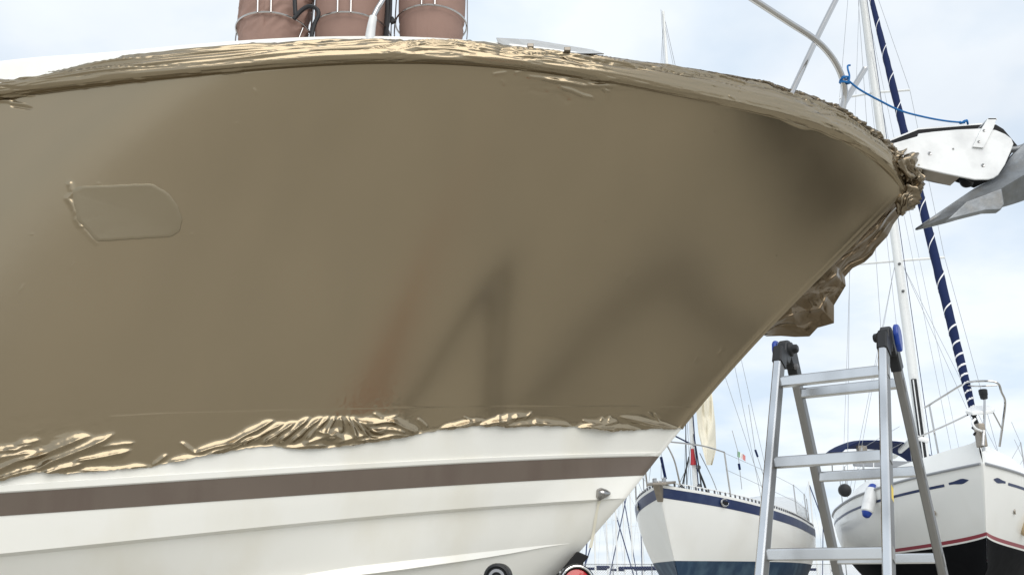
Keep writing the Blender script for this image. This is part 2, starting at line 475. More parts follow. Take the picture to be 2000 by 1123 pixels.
def topside(a, w):
    """point of the starboard topside: a 0 at the stem .. 1 at the transom, w 0 at the lip .. 1 at the gunwale"""
    a = np.asarray(a, float); w = np.asarray(w, float)
    Xa, Xb = along(XL0, a), along(XS0, a)
    z0, z1 = zL(Xa), zS(Xb)
    z = z0 + (z1 - z0) * w
    zs = zL(XL0) + (zS(XS0) - zL(XL0)) * w
    xs = stemX(zs)
    X = along(xs, a)
    b0 = bL(Xa); b1 = bS(Xb)
    b = b0 + (b1 - b0) * (0.27 * w + 0.73 * w ** 3.0)
    b = b + edge_round(a) * (1 - w ** 8)
    return np.stack([X, YC - b, z], -1)
def low(x0, fz, off, a):
    X = along(x0, a); b = np.maximum(bL(X) - off * np.clip((x0 - X) / 0.5, 0, 1), 0) + edge_round(a) * 0.8
    return np.stack([X, YC - b, fz(X)], -1)
def keel(a):
    x0 = 0.235
    X = along(x0, a)
    z = 0.80 + (1.60 - 0.80) * np.exp(-(x0 - X) / 0.95)
    # blend into the straight stem line above
    return np.stack([X, np.full_like(X, YC), z], -1)

_u = np.linspace(0, 1, 110)
A_h = np.concatenate([0.5 * _u ** 1.8, np.linspace(0.5, 1, 26)[1:]])
def mirror(G):
    Gm = G.copy(); Gm[..., 1] = 2 * YC - Gm[..., 1]; return Gm
def hull_rows(side=1):
    rows = []
    for w in np.linspace(1, 0, 22):
        t_ = topside(A_h, np.full_like(A_h, w)); t_[:, 1] = np.minimum(t_[:, 1] + 0.018 * float(sstep(0.16, 0.3, w)), YC); rows.append(t_)
    l = topside(A_h, np.zeros_like(A_h))
    rows.append(l + np.array([0, -0.010, -0.004]) * np.clip(A_h / 0.01, 0, 1)[:, None])     # moulded lip over the stripe
    lb = low(XT0, zT, 0.0, A_h)
    rows.append(lb + np.array([0, -0.008, 0.006]) * np.clip(A_h / 0.01, 0, 1)[:, None])
    rows.append(lb)
    rows.append(low(XB0, zB, 0.02, A_h))
    c = low(XC0, zC, 0.06, A_h)
    rows.append(0.5 * (rows[-1] + c))
    rows.append(c)
    rows.append(c + np.array([0, 0.035, -0.012]) * np.clip(A_h / 0.03, 0, 1)[:, None])      # chine step
    c2 = rows[-1]
    k = keel(A_h)
    for q in np.linspace(0.0625, 1, 16):
        p = c2 + (k - c2) * q
        p[:, 1] += 0.15 * math.sin(math.pi * q) * np.clip(A_h / 0.14, 0, 1) * -1
        # between chine and keel the stem itself carries the forward ends
        rows.append(p)
    G = np.array(rows)
    return G if side > 0 else mirror(G)
h = MB()
HG = hull_rows()
h.grid(HG); h.grid(mirror(HG))
# transom
tr = np.vstack([HG[:, -1], mirror(HG)[::-1, -1]])
h.add(tr, [tuple(range(len(tr)))])
hull = h.build('hull', M['gel'], boat, angle=25)

# brown boot stripe, a vinyl band 2 mm proud of the gelcoat
sg = []
for q in np.linspace(0, 1, 5):
    p = low(XT0, zT, 0.0, A_h) * (1 - q) + low(XB0, zB, 0.02, A_h) * q
    p[:, 1] -= 0.0025
    sg.append(p)
sgr = np.array(sg)
st = MB(); st.grid(sgr[:, 1:] if False else sgr)
st.build('boot_stripe', M['stripe'], boat)

# spray rail on the bottom panel: a tapering wedge
def panel(a, q):
    c = low(XC0, zC, 0.06, a); c = c + np.array([0, 0.035, -0.012]) * np.clip(a / 0.03, 0, 1)[:, None]
    k = keel(a)
    p = c + (k - c) * q[:, None]
    p[:, 1] -= 0.15 * np.sin(math.pi * q) * np.clip(a / 0.14, 0, 1)
    return p
def rail_line(pts):
    aa = np.linspace(0.0, 0.42, 90)
    px = np.array([p[0] for p in pts]); py = np.array([p[1] for p in pts])
    qs = np.linspace(0, 1, 161); res = []
    for a in aa:
        P = panel(np.full_like(qs, a), qs)
        x, y = image_px(P)
        slope = (py[0] - py[1]) / (px[0] - px[1])
        tgt = np.where(x < px[0], py[0] + slope * (x - px[0]), np.interp(x, px, py))
        res.append(qs[int(np.argmin(np.abs(y - tgt)))])
    q = np.convolve(np.pad(np.array(res), 4, mode='edge'), np.ones(9) / 9, 'valid')
    return aa, q
aa, q1 = rail_line([(500, 1141), (650, 1111), (895, 1083), (1118, 1057)])
_, q2 = rail_line([(500, 1150), (734, 1124), (965, 1088), (1118, 1057)])
p1 = panel(aa, q1); p2 = panel(aa, np.maximum(q2, q1 + 0.001))
x1, _ = image_px(p1)
keep = x1 < 1116
p1, p2 = p1[keep], p2[keep]
tap = np.clip((1118 - x1[keep]) / 420, 0, 1)[:, None]
sr = MB()
nrm = np.array([0, -0.80, 0.60])
mid = p2 + np.array([0, -0.055, 0.012]) * tap
sr.grid(np.array([p1 + np.array([0, 0.004, 0]), p1 + np.array([0, -0.004, 0.0]) * tap, mid, p2 + np.array([0, 0.01, 0])]))
sr.build('spray_rail', M['gel'], boat, angle=20)

# ---------------------------------------------------------------- gunwale (section in outward / up)
T_px2 = [(0, 172), (125, 149), (250, 123), (375, 107), (500, 95), (620, 91), (740, 89), (900, 91), (1000, 100), (1230, 126), (1340, 142), (1500, 173), (1600, 208), (1650, 230), (1700, 268), (1750, 311), (1785, 345)]
W_px = [(0, 138), (125, 121), (250, 105), (375, 92), (500, 83), (620, 80), (740, 79), (900, 84), (1000, 93), (1230, 122.5), (1340, 140), (1500, 172)]
def gun_frame(a):
    P = topside(a, np.ones_like(a))
    tx = np.gradient(P, axis=0); tx[:, 2] = 0
    tx /= np.linalg.norm(tx, axis=1)[:, None]
    # tangent runs aft (-X); outward for starboard is towards -Y / +X
    n = np.stack([tx[:, 1], -tx[:, 0], np.zeros(len(a))], -1)
    n *= np.where(n[:, 1] > 0, -1, 1)[:, None]
    px, py = image_px(P)
    d = P[:, 1] * math.cos(TH) + (P[:, 2] - CAM_H) * math.sin(TH)
    t = np.interp(px, [p[0] for p in T_px2], [p[1] for p in T_px2])
    dy = np.clip(py - t, 18, 60)
    H = (dy * d / FPX + 0.02) / 0.85
    wt = np.interp(px, [p[0] for p in W_px], [p[1] for p in W_px])
    cw = np.clip((t - wt) * d / FPX / 0.80, 0.0, 0.2)
    cw = np.where(px > 1345, 0.0, cw + 0.034) + 0.004
    ker = np.ones(15) / 15
    sm = lambda x: np.convolve(np.pad(x, 7, mode='edge'), ker, 'valid')
    return P, n, sm(H), sm(cw), px
GPROF = np.array([(0.0, 0.0), (0.020, 0.015), (0.036, 0.06), (0.044, 0.20), (0.044, 0.45), (0.034, 0.70), (0.016, 0.88), (-0.012, 0.985), (-0.03, 1.0)])
def gunwale_pt(P, n, H, q, sc):
    """q in 0..1 along the moulding section"""
    s = np.concatenate([[0], np.cumsum(np.hypot(np.diff(GPROF[:, 0]), np.diff(GPROF[:, 1] * 0.11)))]); s /= s[-1]
    o = np.interp(q, s, GPROF[:, 0]); u = np.interp(q, s, GPROF[:, 1])
    return P + n * (o * sc)[:, None] + np.array([0, 0, 1.0]) * (u * H)[:, None]
Pg, ng, Hg, cwg, pxg = gun_frame(A_h)
scg = np.clip((YC - Pg[:, 1]) / 0.12, 0.15, 1)
rows = [gunwale_pt(Pg, ng, Hg, np.full(len(A_h), q), scg) + np.array([0, 0, 0.008 - 0.014 * q]) - ng * 0.013 for q in np.linspace(0, 1, 20)]
top = rows[-1]
inn = np.minimum(np.ones(len(A_h)), (YC - top[:, 1]) / 0.3)[:, None] * ng
rows.append(top - inn * 0.006 + np.array([0, 0, 1]) * cwg[:, None] * 0.75)
rows.append(top - inn * 0.022 + np.array([0, 0, 1]) * cwg[:, None])
rows.append(top - inn * 0.075 + np.array([0, 0, 1]) * cwg[:, None])
rows.append(top - inn * 0.095 + np.array([0, 0, -0.02]))
gw = MB(); GG = np.array(rows); gw.grid(GG); gw.grid(mirror(GG))
gw.build('gunwale', M['gel'], boat)
dk = rows[-1]
ctr = dk.copy(); ctr[:, 1] = YC; ctr[:, 2] += 0.05
dkm = mirror(dk[None])[0]
deck = MB(); deck.grid(np.array([dk, 0.5 * (dk + ctr) + np.array([0, 0, 0.012]), ctr, 0.5 * (dkm + ctr) + np.array([0, 0, 0.012]), dkm]))
deck.build('deck', M['gel'], boat)
def deck_z(x):
    return float(np.interp(x, ctr[::-1, 0], ctr[::-1, 2]))

# ---------------------------------------------------------------- the bronze film
E_px = [(-200, 950), (0, 939), (70, 921), (130, 925), (210, 918), (297, 911), (378, 893), (430, 884), (490, 873), (530, 870), (574, 876), (620, 875), (650, 873), (700, 866), (720, 864), (760, 857), (804, 850), (818, 846), (860, 839), (930, 831), (985, 833), (1035, 831), (1080, 830), (1122, 833), (1160, 837), (1196, 841), (1262, 837), (1329, 836), (1345, 836)]
ex = np.array([p[0] for p in E_px], float); ey = np.array([p[1] for p in E_px], float)
_ub = np.linspace(0, 1, 960)
A_f = np.concatenate([0.52 * (0.25 * _ub + 0.75 * _ub ** 1.35), np.linspace(0.52, 1, 30)[1:]])
NW = 90
ws = np.linspace(0, 0.6, 60)
TW = topside(A_f[:, None] + 0 * ws[None], ws[None] + 0 * A_f[:, None])
cx, cy = image_px(TW)
tgt = np.interp(cx, ex, ey) + 1.2 * vn(cx / 5.0, cx * 0, 5) + 1.0 * vn(cx / 13.0, cx * 0, 6)
dif = cy - tgt                                   # positive below the edge
we = np.zeros(len(A_f))
for i in range(len(A_f)):
    d = dif[i]
    k = np.where(d < 0)[0]
    if len(k) == 0: we[i] = 0.05; continue
    k = k[0]
    we[i] = 0.0 if k == 0 else ws[k - 1] + (ws[k] - ws[k - 1]) * d[k - 1] / (d[k - 1] - d[k] + 1e-9)
vis = A_f < 0.5
we[~vis] = we[vis][-1]
rr = np.concatenate([np.linspace(0, 0.20, 120), np.linspace(0.20, 0.54, 40)[1:], np.linspace(0.54, 0.80, 130)[1:], np.linspace(0.80, 1.0, 80)[1:]])
Wf = we[None] + (1 - we[None]) * rr[:, None]
Af = np.broadcast_to(A_f[None], Wf.shape)
base = topside(Af, Wf)
Pf, nf, Hf, cwf, pxf = gun_frame(A_f)
scf = np.clip((YC - Pf[:, 1]) / 0.12, 0.15, 1)
qs = np.linspace(0, 1, 64)[1:]
gun = np.array([gunwale_pt(Pf, nf, Hf, np.full(len(A_f), q), scf) for q in qs])
FG = np.concatenate([base, gun], 0)
du = np.gradient(FG, axis=1); dv = np.gradient(FG, axis=0)
N = np.cross(du, dv); N /= np.linalg.norm(N, axis=2)[..., None] + 1e-12
N *= np.where(N[..., 1:2] > 0, -1, 1)
nb = base.shape[0]
# metres along the sheer
sA = np.concatenate([[0], np.cumsum(np.linalg.norm(np.diff(Pf, axis=0), axis=1))])
Sg = np.broadcast_to(sA[None], FG.shape[:2])
FX, FY = image_px(FG)
disp = np.full(FG.shape[:2], 0.003)
# slow waviness of the stretched film over the mould
disp += 0.0016 * fbm(Sg * 0.9, FG[..., 2] * 0.8, 3, 3)
edgeY = np.interp(FX, ex, ey)
dE = (edgeY - FY)                                # photo pixels above the lower film edge
low_rows = np.zeros(FG.shape[:2], bool); low_rows[:nb] = True
WXs = 3.2 * vn(FX / 38, FY / 38, 201) + 0.6 * vn(FX / 12, FY / 12, 203)
WYs = 3.2 * vn(FX / 38, FY / 38, 202) + 0.6 * vn(FX / 12, FY / 12, 204)
def stroke(x0, y0, x1, y1, w, hgt, sharp=1.0, bend=0.0):
    L = math.hypot(x1 - x0, y1 - y0)
    ux, uy = (x1 - x0) / L, (y1 - y0) / L
    bb = w * 4 + abs(bend)
    sel = (FX > min(x0, x1) - bb) & (FX < max(x0, x1) + bb) & (FY > min(y0, y1) - bb) & (FY < max(y0, y1) + bb)
    if not sel.any(): return
    X = FX[sel] + WXs[sel] - x0; Y = FY[sel] + WYs[sel] - y0
    t = (X * ux + Y * uy) / L
    d = -X * uy + Y * ux - bend * 4 * t * (1 - t)
    wv = w * (0.55 + 0.45 * np.sin(np.clip(t, 0, 1) * math.pi))
    prof = np.exp(-np.abs(d / wv) ** (2.0 if sharp <= 1 else 1.3))
    tp = sstep(-0.02, 0.18, t) * (1 - sstep(0.75, 1.02, t))
    disp[sel] += hgt * prof * tp
PXM = 4.5 / FPX                                  # metres of one photo pixel on the hull
# --- loose lower hem, group by group
hem = [
 # far aft folds
 (-40, 930, 92, 880, 8, .024), (60, 894, 180, 848, 8, .022), (-40, 902, 70, 880, 7, .016), (62, 920, 228, 848, 9, .026),
 (140, 904, 262, 880, 7, .018), (10, 880, 64, 866, 5, .010), (25, 869, 78, 857, 4, .008), (-30, 886, 45, 876, 6, .012), (80, 926, 170, 906, 8, .020), (190, 872, 270, 866, 5, .006), (-20, 938, 80, 914, 6, .016), (150, 922, 296, 912, 5, .010),
 # the sweep up to the big bunch
 (378, 887, 470, 858, 6, .020), (440, 868, 537, 820, 7, .024), (402, 890, 505, 850, 5, .016), (470, 869, 560, 824, 6, .020), (353, 864, 384, 889, 3.5, .010), (300, 912, 330, 888, 4, .008), (330, 903, 430, 886, 6, .014),
 (512, 868, 582, 820, 6, .024), (540, 867, 606, 815, 6.5, .026), (566, 866, 630, 813, 6, .024), (596, 862, 642, 812, 5.5, .022), (634, 850, 654, 812, 5, .020), (664, 846, 664, 812, 5, .020), (694, 856, 676, 813, 6, .024), (724, 855, 686, 815, 6, .024), (752, 848, 696, 819, 6, .020),
 (590, 869, 668, 842, 9, .022), (650, 866, 720, 846, 10, .022), (560, 873, 640, 871, 6, .014), (616, 842, 672, 858, 7, .016), (690, 862, 806, 845, 6, .018),
 (704, 824, 780, 824, 7, .024), (760, 822, 818, 842, 8, .026), (720, 838, 800, 842, 6, .020), (730, 806, 752, 818, 3, .007), (815, 816, 836, 837, 3, .008), (750, 820, 778, 811, 3, .006),
 # small bunches further forward
 (856, 839, 944, 819, 5, .018), (884, 836, 920, 820, 4, .012), (905, 811, 918, 823, 2.5, .005), (928, 830, 1004, 821, 6, .020), (949, 825, 1034, 811, 5, .016), (965, 830, 1062, 826, 5, .016),
 (968, 826, 974, 810, 3, .008), (984, 824, 992, 810, 3, .008), (1002, 822, 1008, 809, 3, .008), (1022, 820, 1036, 804, 3, .008), (1040, 822, 1078, 831, 5, .014), (1056, 824, 1118, 832, 5, .014),
 (1126, 834, 1210, 820, 6, .018), (1140, 829, 1204, 839, 6, .018), (1150, 832, 1254, 836, 5, .016), (1168, 822, 1175, 813, 2.5, .006), (1184, 822, 1191, 811, 2.5, .006), (1208, 811, 1318, 836, 5, .016), (1135, 818, 1160, 826, 3, .008), (1222, 820, 1332, 837, 4, .012), (1278, 807, 1288, 825, 2.5, .005), (1266, 806, 1280, 818, 2.5, .004),
]
for s_ in hem: stroke(*s_[:5], s_[5] * 0.85, 1.4)
bunch = (np.exp(-((FX - 30) / 110) ** 2) + np.exp(-((FX - 150) / 80) ** 2) * 0.7 + np.exp(-((FX - 500) / 60) ** 2) * 0.5 + np.exp(-((FX - 660) / 90) ** 2) * 1.2 + np.exp(-((FX - 780) / 50) ** 2) + 0.8 * np.exp(-((FX - 1000) / 45) ** 2) + 0.8 * np.exp(-((FX - 1190) / 55) ** 2) + 0.3 * np.exp(-((FX - 890) / 45) ** 2))
reach = np.where(np.abs(FX - 650) < 130, 46.0, np.where(FX < 260, 60.0, 22.0))
mE = low_rows * np.clip(bunch, 0, 1.2) * np.exp(-np.clip(dE, 0, 400) / reach * 1.3)
rot = (FX * 0.9 - FY * 0.45); rot2 = (FX * 0.42 + FY * 0.9)
disp += mE * 0.0025 * ridged(rot2 / 16.0 + 0.6 * vn(rot / 22, rot2 / 22, 9), rot / 34.0, 11, 3)
disp += mE * 0.0012 * ridged(FX / 17.0, FY / 17.0, 23, 2)
# the very hem lifts away from the gelcoat a little and curls
disp += low_rows * np.exp(-np.clip(dE, 0, 200) / 4.0) * (0.0035 + 0.004 * np.clip(bunch, 0, 1) + 0.002 * vn(FX / 24, FX * 0, 31))
# film overlap seam
seam = np.interp(FX, [-100, 210, 350, 690, 835, 930, 1227, 1400], [830, 813, 806, 798, 795, 794, 793, 794])
disp += low_rows * 0.0006 * np.exp(-np.abs((FY - seam) / 1.6) ** 2) * ((FX > 215) & (FX < 1245)) * (0.6 + 0.4 * vn(FX / 60, FX * 0, 2))
disp += low_rows * 0.0006 * sstep(-1, 2, FY - seam) * (FX > 215)

# grit and tiny bubbles trapped under the film
rg = random.Random(12)
for _ in range(70):
    bx_, by_, bw_ = rg.uniform(-20, 1560), rg.uniform(150, 820), rg.uniform(1.6, 3.2)
    sl = (np.abs(FX - bx_) < 10) & (np.abs(FY - by_) < 10) & low_rows
    disp[sl] += rg.uniform(.0003, .0009) * np.exp(-((FX[sl] - bx_) ** 2 + (FY[sl] - by_) ** 2) / bw_ ** 2)
# --- folds in the band over the gunwale
dS = np.zeros(FG.shape[:2])
dS[nb:] = (np.cumsum(np.linalg.norm(np.diff(np.concatenate([FG[nb - 1:nb], gun], 0), axis=0), axis=2), axis=0))
dS[:nb] = -np.cumsum(np.linalg.norm(np.diff(np.concatenate([FG[:nb], FG[nb - 1:nb]], 0), axis=0), axis=2)[::-1], axis=0)[::-1]
band = sstep(-0.006, 0.02, dS)
Hrel = dS / (Hf[None] + 0.05)
amp = np.interp(FX, [-100, 0, 250, 500, 740, 1000, 1200, 1400, 1560, 1680, 1790], [.016, .016, .013, .010, .010, .013, .010, .006, .006, .008, .010])
drift = 0.05 * vn(Sg * 1.1, Sg * 0, 41) + 0.02 * vn(Sg * 3.3, Sg * 0, 42)
pat = ridged((dS + drift + 0.03 * Sg) * 34, Sg * 0.55, 44, 2) * 0.6 - 0.55 * ridged((dS - drift - 0.02 * Sg) * 42, Sg * 0.65, 48, 2) + ridged((dS - drift) * 80, Sg * 1.3, 47, 2) * 0.12
disp += band * amp * pat * (0.35 + 0.9 * sstep(0.25, 0.8, Hrel))
for (f1, f2, sd, sh) in ((17, .45, 141, .05), (22, .55, 143, -.03), (31, .7, 145, .02)):
    vv_ = vn((dS + drift * 1.4 + sh * Sg) * f1 + 0.22 * vn(Sg * 3, dS * 25, sd + 5), Sg * f2, sd)
    disp -= band * (0.010 * sstep(0.30, 0.6, Hrel) + 0.0015) * np.exp(-np.abs(vv_) / 0.045) * np.interp(FX, [0, 1150, 1450, 1600], [1, 1, .55, .9])
    disp += band * 0.006 * sstep(0.30, 0.7, Hrel) * np.exp(-np.abs(vv_ - 0.13) / 0.05)
# top hem: cut edge that wanders and lifts
topm = sstep(0.72, 1.0, Hrel)
disp += topm * amp * np.interp(FX, [0, 1250, 1400], [.35, .5, 1.2]) * (0.2 + ridged(Sg * 2.6, dS * 50, 53, 2))
# crumples towards the bow
cr_m = band * sstep(1330, 1700, FX)
disp += cr_m * 0.012 * ridged(Sg * 5 + 1.2 * vn(Sg * 5, dS * 16, 61), (dS + 0.05 * Sg) * 34, 62, 2) * (0.12 + 0.88 * sstep(0.45, 0.8, Hrel))
# streaks of stretch lines on the topside below the gunwale
for s_ in [(1018, 151, 1165, 168, 4, .004), (1083, 168, 1166, 195, 4, .0045), (1140, 156, 1200, 186, 3.5, .0035), (1060, 158, 1210, 172, 4, .005), (1000, 146, 1030, 140, 3, .003), (960, 148, 990, 143, 3, .003), (975, 158, 985, 168, 2.5, .002),
           (1080, 178, 1112, 204, 7, -.003), (1030, 176, 1075, 182, 5, -.002), (1100, 150, 1215, 158, 4, .005), (1398, 201, 1520, 229, 2.2, .004), (1500, 224, 1700, 290, 2.2, .004), (1405, 192, 1450, 200, 3, .004), (1420, 186, 1440, 194, 3, .004),
           (1180, 170, 1192, 198, 3, .002), (0, 190, 74, 184, 2.5, .006), (-10, 200, 30, 196, 3, .004), (20, 206, 66, 214, 3, -.005), (-10, 197, 60, 205, 3, .003), (260, 155, 285, 154, 2, .004), (365, 143, 392, 141, 2, .004), (430, 139, 480, 134, 2.5, .004), (495, 172, 498, 186, 2, .0012), (150, 165, 168, 166, 2, .003), (200, 163, 215, 160, 2, .003)]:
    stroke(*s_)
pk = low_rows * np.exp(np.clip(dS, -1, 0) / 0.05) * np.exp(-((FX - 1110) / 110) ** 2)
disp += pk * 0.004 * ridged((dS + Sg * 0.16) * 34, Sg * 2.0, 71, 2)
# --- recess of the porthole under the film, with a rough pinched edge aft
pol = np.array([(140, 372), (152, 364), (205, 362), (260, 360), (300, 360), (330, 378), (348, 404), (356, 428), (350, 452), (332, 462), (270, 466), (188, 472), (172, 452), (150, 430), (146, 404)], float)
def inside_dist(px, py, pol):
    d = np.full(px.shape, 1e9); ins = np.zeros(px.shape, bool)
    n = len(pol)
    for i in range(n):
        a, b = pol[i], pol[(i + 1) % n]
        e = b - a; t = np.clip(((px - a[0]) * e[0] + (py - a[1]) * e[1]) / (e @ e), 0, 1)
        d = np.minimum(d, np.hypot(px - a[0] - t * e[0], py - a[1] - t * e[1]))
        c = (a[1] > py) != (b[1] > py)
        xi = (b[0] - a[0]) * (py - a[1]) / (b[1] - a[1] + 1e-12) + a[0]
        ins ^= c & (px < xi)
    return np.where(ins, d, -d)
selp = (FX > 90) & (FX < 410) & (FY > 310) & (FY < 510)
dd = inside_dist(FX[selp], FY[selp], pol)
pl_ = [(137, 360), (142, 378), (133, 388), (139, 397), (147, 412), (150, 430), (156, 441), (172, 458), (189, 475)]
dp = np.full(FX[selp].shape, 1e9)
for a, b_ in zip(pl_[:-1], pl_[1:]):
    a, b_ = V3(a), V3(b_); e = b_ - a
    t = np.clip(((FX[selp] - a[0]) * e[0] + (FY[selp] - a[1]) * e[1]) / (e @ e), 0, 1)
    dp = np.minimum(dp, np.hypot(FX[selp] - a[0] - t * e[0], FY[selp] - a[1] - t * e[1]))
disp[selp] += 0.0046 * np.exp(-(dp / 4.2) ** 2) * (0.72 + 0.28 * vn(FX[selp] / 7, FY[selp] / 9, 91)) * np.where(FY[selp] < 445, 1.0, 0.4)
FG2 = FG + N * disp[..., None]
FG2[..., 1] = np.minimum(FG2[..., 1], YC - 0.0005)
film = big_grid('vinyl_film', np.concatenate([mirror(FG2[:, 60:0:-1]), FG2], 1), M['film'], boat)

# the piece of film stuck over the porthole, a hair proud of the rest
_q = np.stack([np.ones(selp.sum()), FX[selp], FY[selp], FX[selp] ** 2, FX[selp] * FY[selp], FY[selp] ** 2], -1)
_co = np.linalg.lstsq(_q, FG[..., 1][selp], rcond=None)[0]
def on_film(px, py, off):
    Yq = np.stack([np.ones_like(px), px, py, px ** 2, px * py, py ** 2], -1) @ _co
    return at(px, py, Yq - off)
opx = resample(list(map(tuple, pol)) + [tuple(pol[0])], 97)[:-1]
opx = opx + 1.1 * np.stack([vn(opx[:, 0] / 8, opx[:, 1] / 8, 15), vn(opx[:, 0] / 8, opx[:, 1] / 8, 16)], -1)
cpx = opx.mean(0)
rows = []
for k_, off in ((1.0, .0028), (1.0, .0052), (.985, .0056), (.9, .0054), (.75, .0050), (.5, .0046), (.25, .0044), (.02, .0044)):
    q_ = cpx + (opx - cpx) * k_
    rows.append(on_film(q_[:, 0], q_[:, 1], off))
pb = MB(); pb.grid(np.array(rows), closed=True); pb.f.append(tuple(range(pb.n - 96, pb.n))); pb.build('porthole_patch', M['film_patch'], boat, angle=50)

# the loose skirt of film left hanging past the stem
inner = [(1752, 378), (1730, 401), (1690, 440), (1654, 475), (1610, 514), (1566, 557), (1527, 601), (1504, 626), (1484, 651)]
outer = [(1786, 385), (1772, 402), (1745, 438), (1734, 461), (1712, 484), (1704, 498), (1689, 512), (1665, 524), (1650, 541), (1652, 558), (1640, 578), (1629, 596), (1629, 631), (1612, 636), (1597, 640), (1581, 657), (1553, 658), (1525, 656), (1497, 657)]
NU, NV = 300, 90
I_ = resample(inner, NU); O_ = resample(outer, NU)
vv = np.linspace(0, 1, NV)
SK = I_[:, None] * (1 - vv[None, :, None]) + O_[:, None] * vv[None, :, None]
uu = np.linspace(0, 1, NU)[:, None] + 0 * vv[None]; v2 = vv[None] + 0 * uu
Ysk = YC + 0.012 + 0.17 * v2 ** 0.85
wu = 0.03 * vn(uu * 9, v2 * 3, 3)
wv_ = 0.06 * vn(uu * 11, v2 * 4, 4)
hs = 0.012 * vn(uu * 6 + v2, v2 * 1.6, 81) + 0.005 * vn(uu * 17, v2 * 3, 82)
rc = random.Random(4)
def crease(u0, v0, u1, v1, w, hgt):
    global hs
    ar = 2.4                                         # the skirt is about this much longer than wide
    X0, X1 = u0 * ar, u1 * ar
    L_ = math.hypot(X1 - X0, v1 - v0); ex_, ey_ = (X1 - X0) / L_, (v1 - v0) / L_
    X = (uu + wu) * ar - X0; Y_ = v2 + wv_ - v0
    t = (X * ex_ + Y_ * ey_) / L_; d = -X * ey_ + Y_ * ex_
    hs = hs + hgt * np.exp(-np.abs(d / w) ** 1.25) * sstep(-.05, .2, t) * (1 - sstep(.75, 1.05, t))
for _ in range(16):
    u0 = rc.uniform(-.05, .62); crease(u0, rc.uniform(.05, .9), u0 + rc.uniform(.18, .36), rc.uniform(.05, .95), rc.uniform(.035, .08), rc.choice((-1, 1, 1)) * rc.uniform(.006, .016))
for _ in range(16):
    u0 = rc.uniform(.58, .98); crease(u0, rc.uniform(0, .35), u0 + rc.uniform(-.12, .08), rc.uniform(.7, 1.1), rc.uniform(.03, .07), rc.choice((-1, 1)) * rc.uniform(.006, .014))
crease(.93, .1, .55, .85, .05, .020); crease(.97, .2, .70, .9, .04, -.014); crease(.80, 0, .42, .7, .06, .018)
Ysk = Ysk - 0.80 * hs * sstep(0.0, 0.15, v2)
skirt = at(SK[..., 0], SK[..., 1], Ysk)
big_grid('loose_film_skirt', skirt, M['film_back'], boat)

# bunched film round the bow tip
path = gun[54][::-1].copy()
xp, _ = image_px(path)
path = path[(xp > 1340) & (xp < 1752)]
tip = [at(1764, 326, 5.03), at(1778, 343, 5.07), at(1779, 362, 5.09), at(1772, 385, 5.09), at(1764, 404, 5.10), at(1757, 420, 5.12)]
path = np.vstack([path[::8] + np.array([0.002, -0.006, 0.004]), tip])
path = spline(path, 420)
rad = np.interp(np.linspace(0, 1, 420), [0, .25, .45, .62, .78, .88, .92, .96, 1], [.005, .014, .022, .032, .042, .060, .070, .056, .014])
def crumple_tube(path, rad, n, amp, seed):
    b = MB(); b.tube(path, rad, n, cap=False)
    V = np.vstack(b.v).reshape(len(path), n, 3)
    C = path[:, None]
    Dv = V - C
    Rr = np.linalg.norm(Dv, axis=2)
    D = Dv / (Rr[..., None] + 1e-9)
    arc = np.concatenate([[0], np.cumsum(np.linalg.norm(np.diff(path, axis=0), axis=1))])
    o = np.zeros(V.shape[:2])
    m = len(path)
    for i in range(m):
        f = min(1.0, max(0.0, (i / m - 0.72) / 0.16))          # long twisted folds first, crumpled paper at the tip
        for k in range(n):
            a = 2 * math.pi * k / n + arc[i] * 5.0
            c6, s6 = math.cos(a), math.sin(a)
            n1 = mnoise.noise(Vector((arc[i] * 6.0, c6 * .8, s6 * .8 + seed))); n2 = mnoise.noise(Vector((arc[i] * 15.0, c6 * 1.6, s6 * 1.6 - seed)))
            tri = lambda x: 4 * abs(x - math.floor(x) - 0.5) - 1
            t1 = tri(4 * a / (2 * math.pi) + 1.6 * n1 + 0.5 * n2); t2 = tri(9 * a / (2 * math.pi) - arc[i] * 4 + 1.8 * n2 + n1)
            lo_ = 0.38 * t1 * (0.5 + n1) + 0.26 * t2 - 0.05
            p = Vector(V[i, k]) * 9.0 + Vector((seed, 0, 0))
            n3 = mnoise.noise(p); n4 = mnoise.noise(p * 2.1 + Vector((5, 1, 8)))
            t3 = tri(2 * a / (2 * math.pi) + arc[i] * 3 + 1.5 * n3); t4 = tri(5 * a / (2 * math.pi) - arc[i] * 7 + 1.6 * n4 + n3)
            hi_ = 0.40 * t3 + 0.22 * t4 + 0.7 * n3
            o[i, k] = lo_ * (1 - f) + hi_ * f
    V = C + D * (Rr * (1 + amp * o))[..., None]
    return np.concatenate([V, V[:, :1]], 1)
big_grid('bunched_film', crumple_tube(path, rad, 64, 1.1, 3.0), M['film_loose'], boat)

# ---------------------------------------------------------------- fittings of the boat
# clam-shell skin fitting low on the bow
_sb, _sc = low(XB0, zB, 0.02, A_h), low(XC0, zC, 0.06, A_h)
_cand = np.concatenate([_sb * (1 - q) + _sc * q for q in np.linspace(0, 1, 60)])
_x, _y = image_px(_cand)
c0 = _cand[int(np.argmin((_x - 1176) ** 2 + (_y - 964) ** 2))]
c0 = c0 + V3((0, -0.004, 0))
nrm = V3((0.25, -0.93, -0.25)); nrm /= np.linalg.norm(nrm)
xa = np.cross(nrm, V3((0, 0, 1))); xa /= np.linalg.norm(xa); ya = np.cross(xa, nrm)
if xa[0] < 0: xa = -xa
sf = MB(); rows = []
outl = resample([(-13.5, -6), (-12, 8), (-3, 11.5), (8, 9), (16, 4), (17, 0.5), (12, -3), (2, -9), (-8, -14), (-13.5, -6)], 29)[:-1] * PXM * 1.1
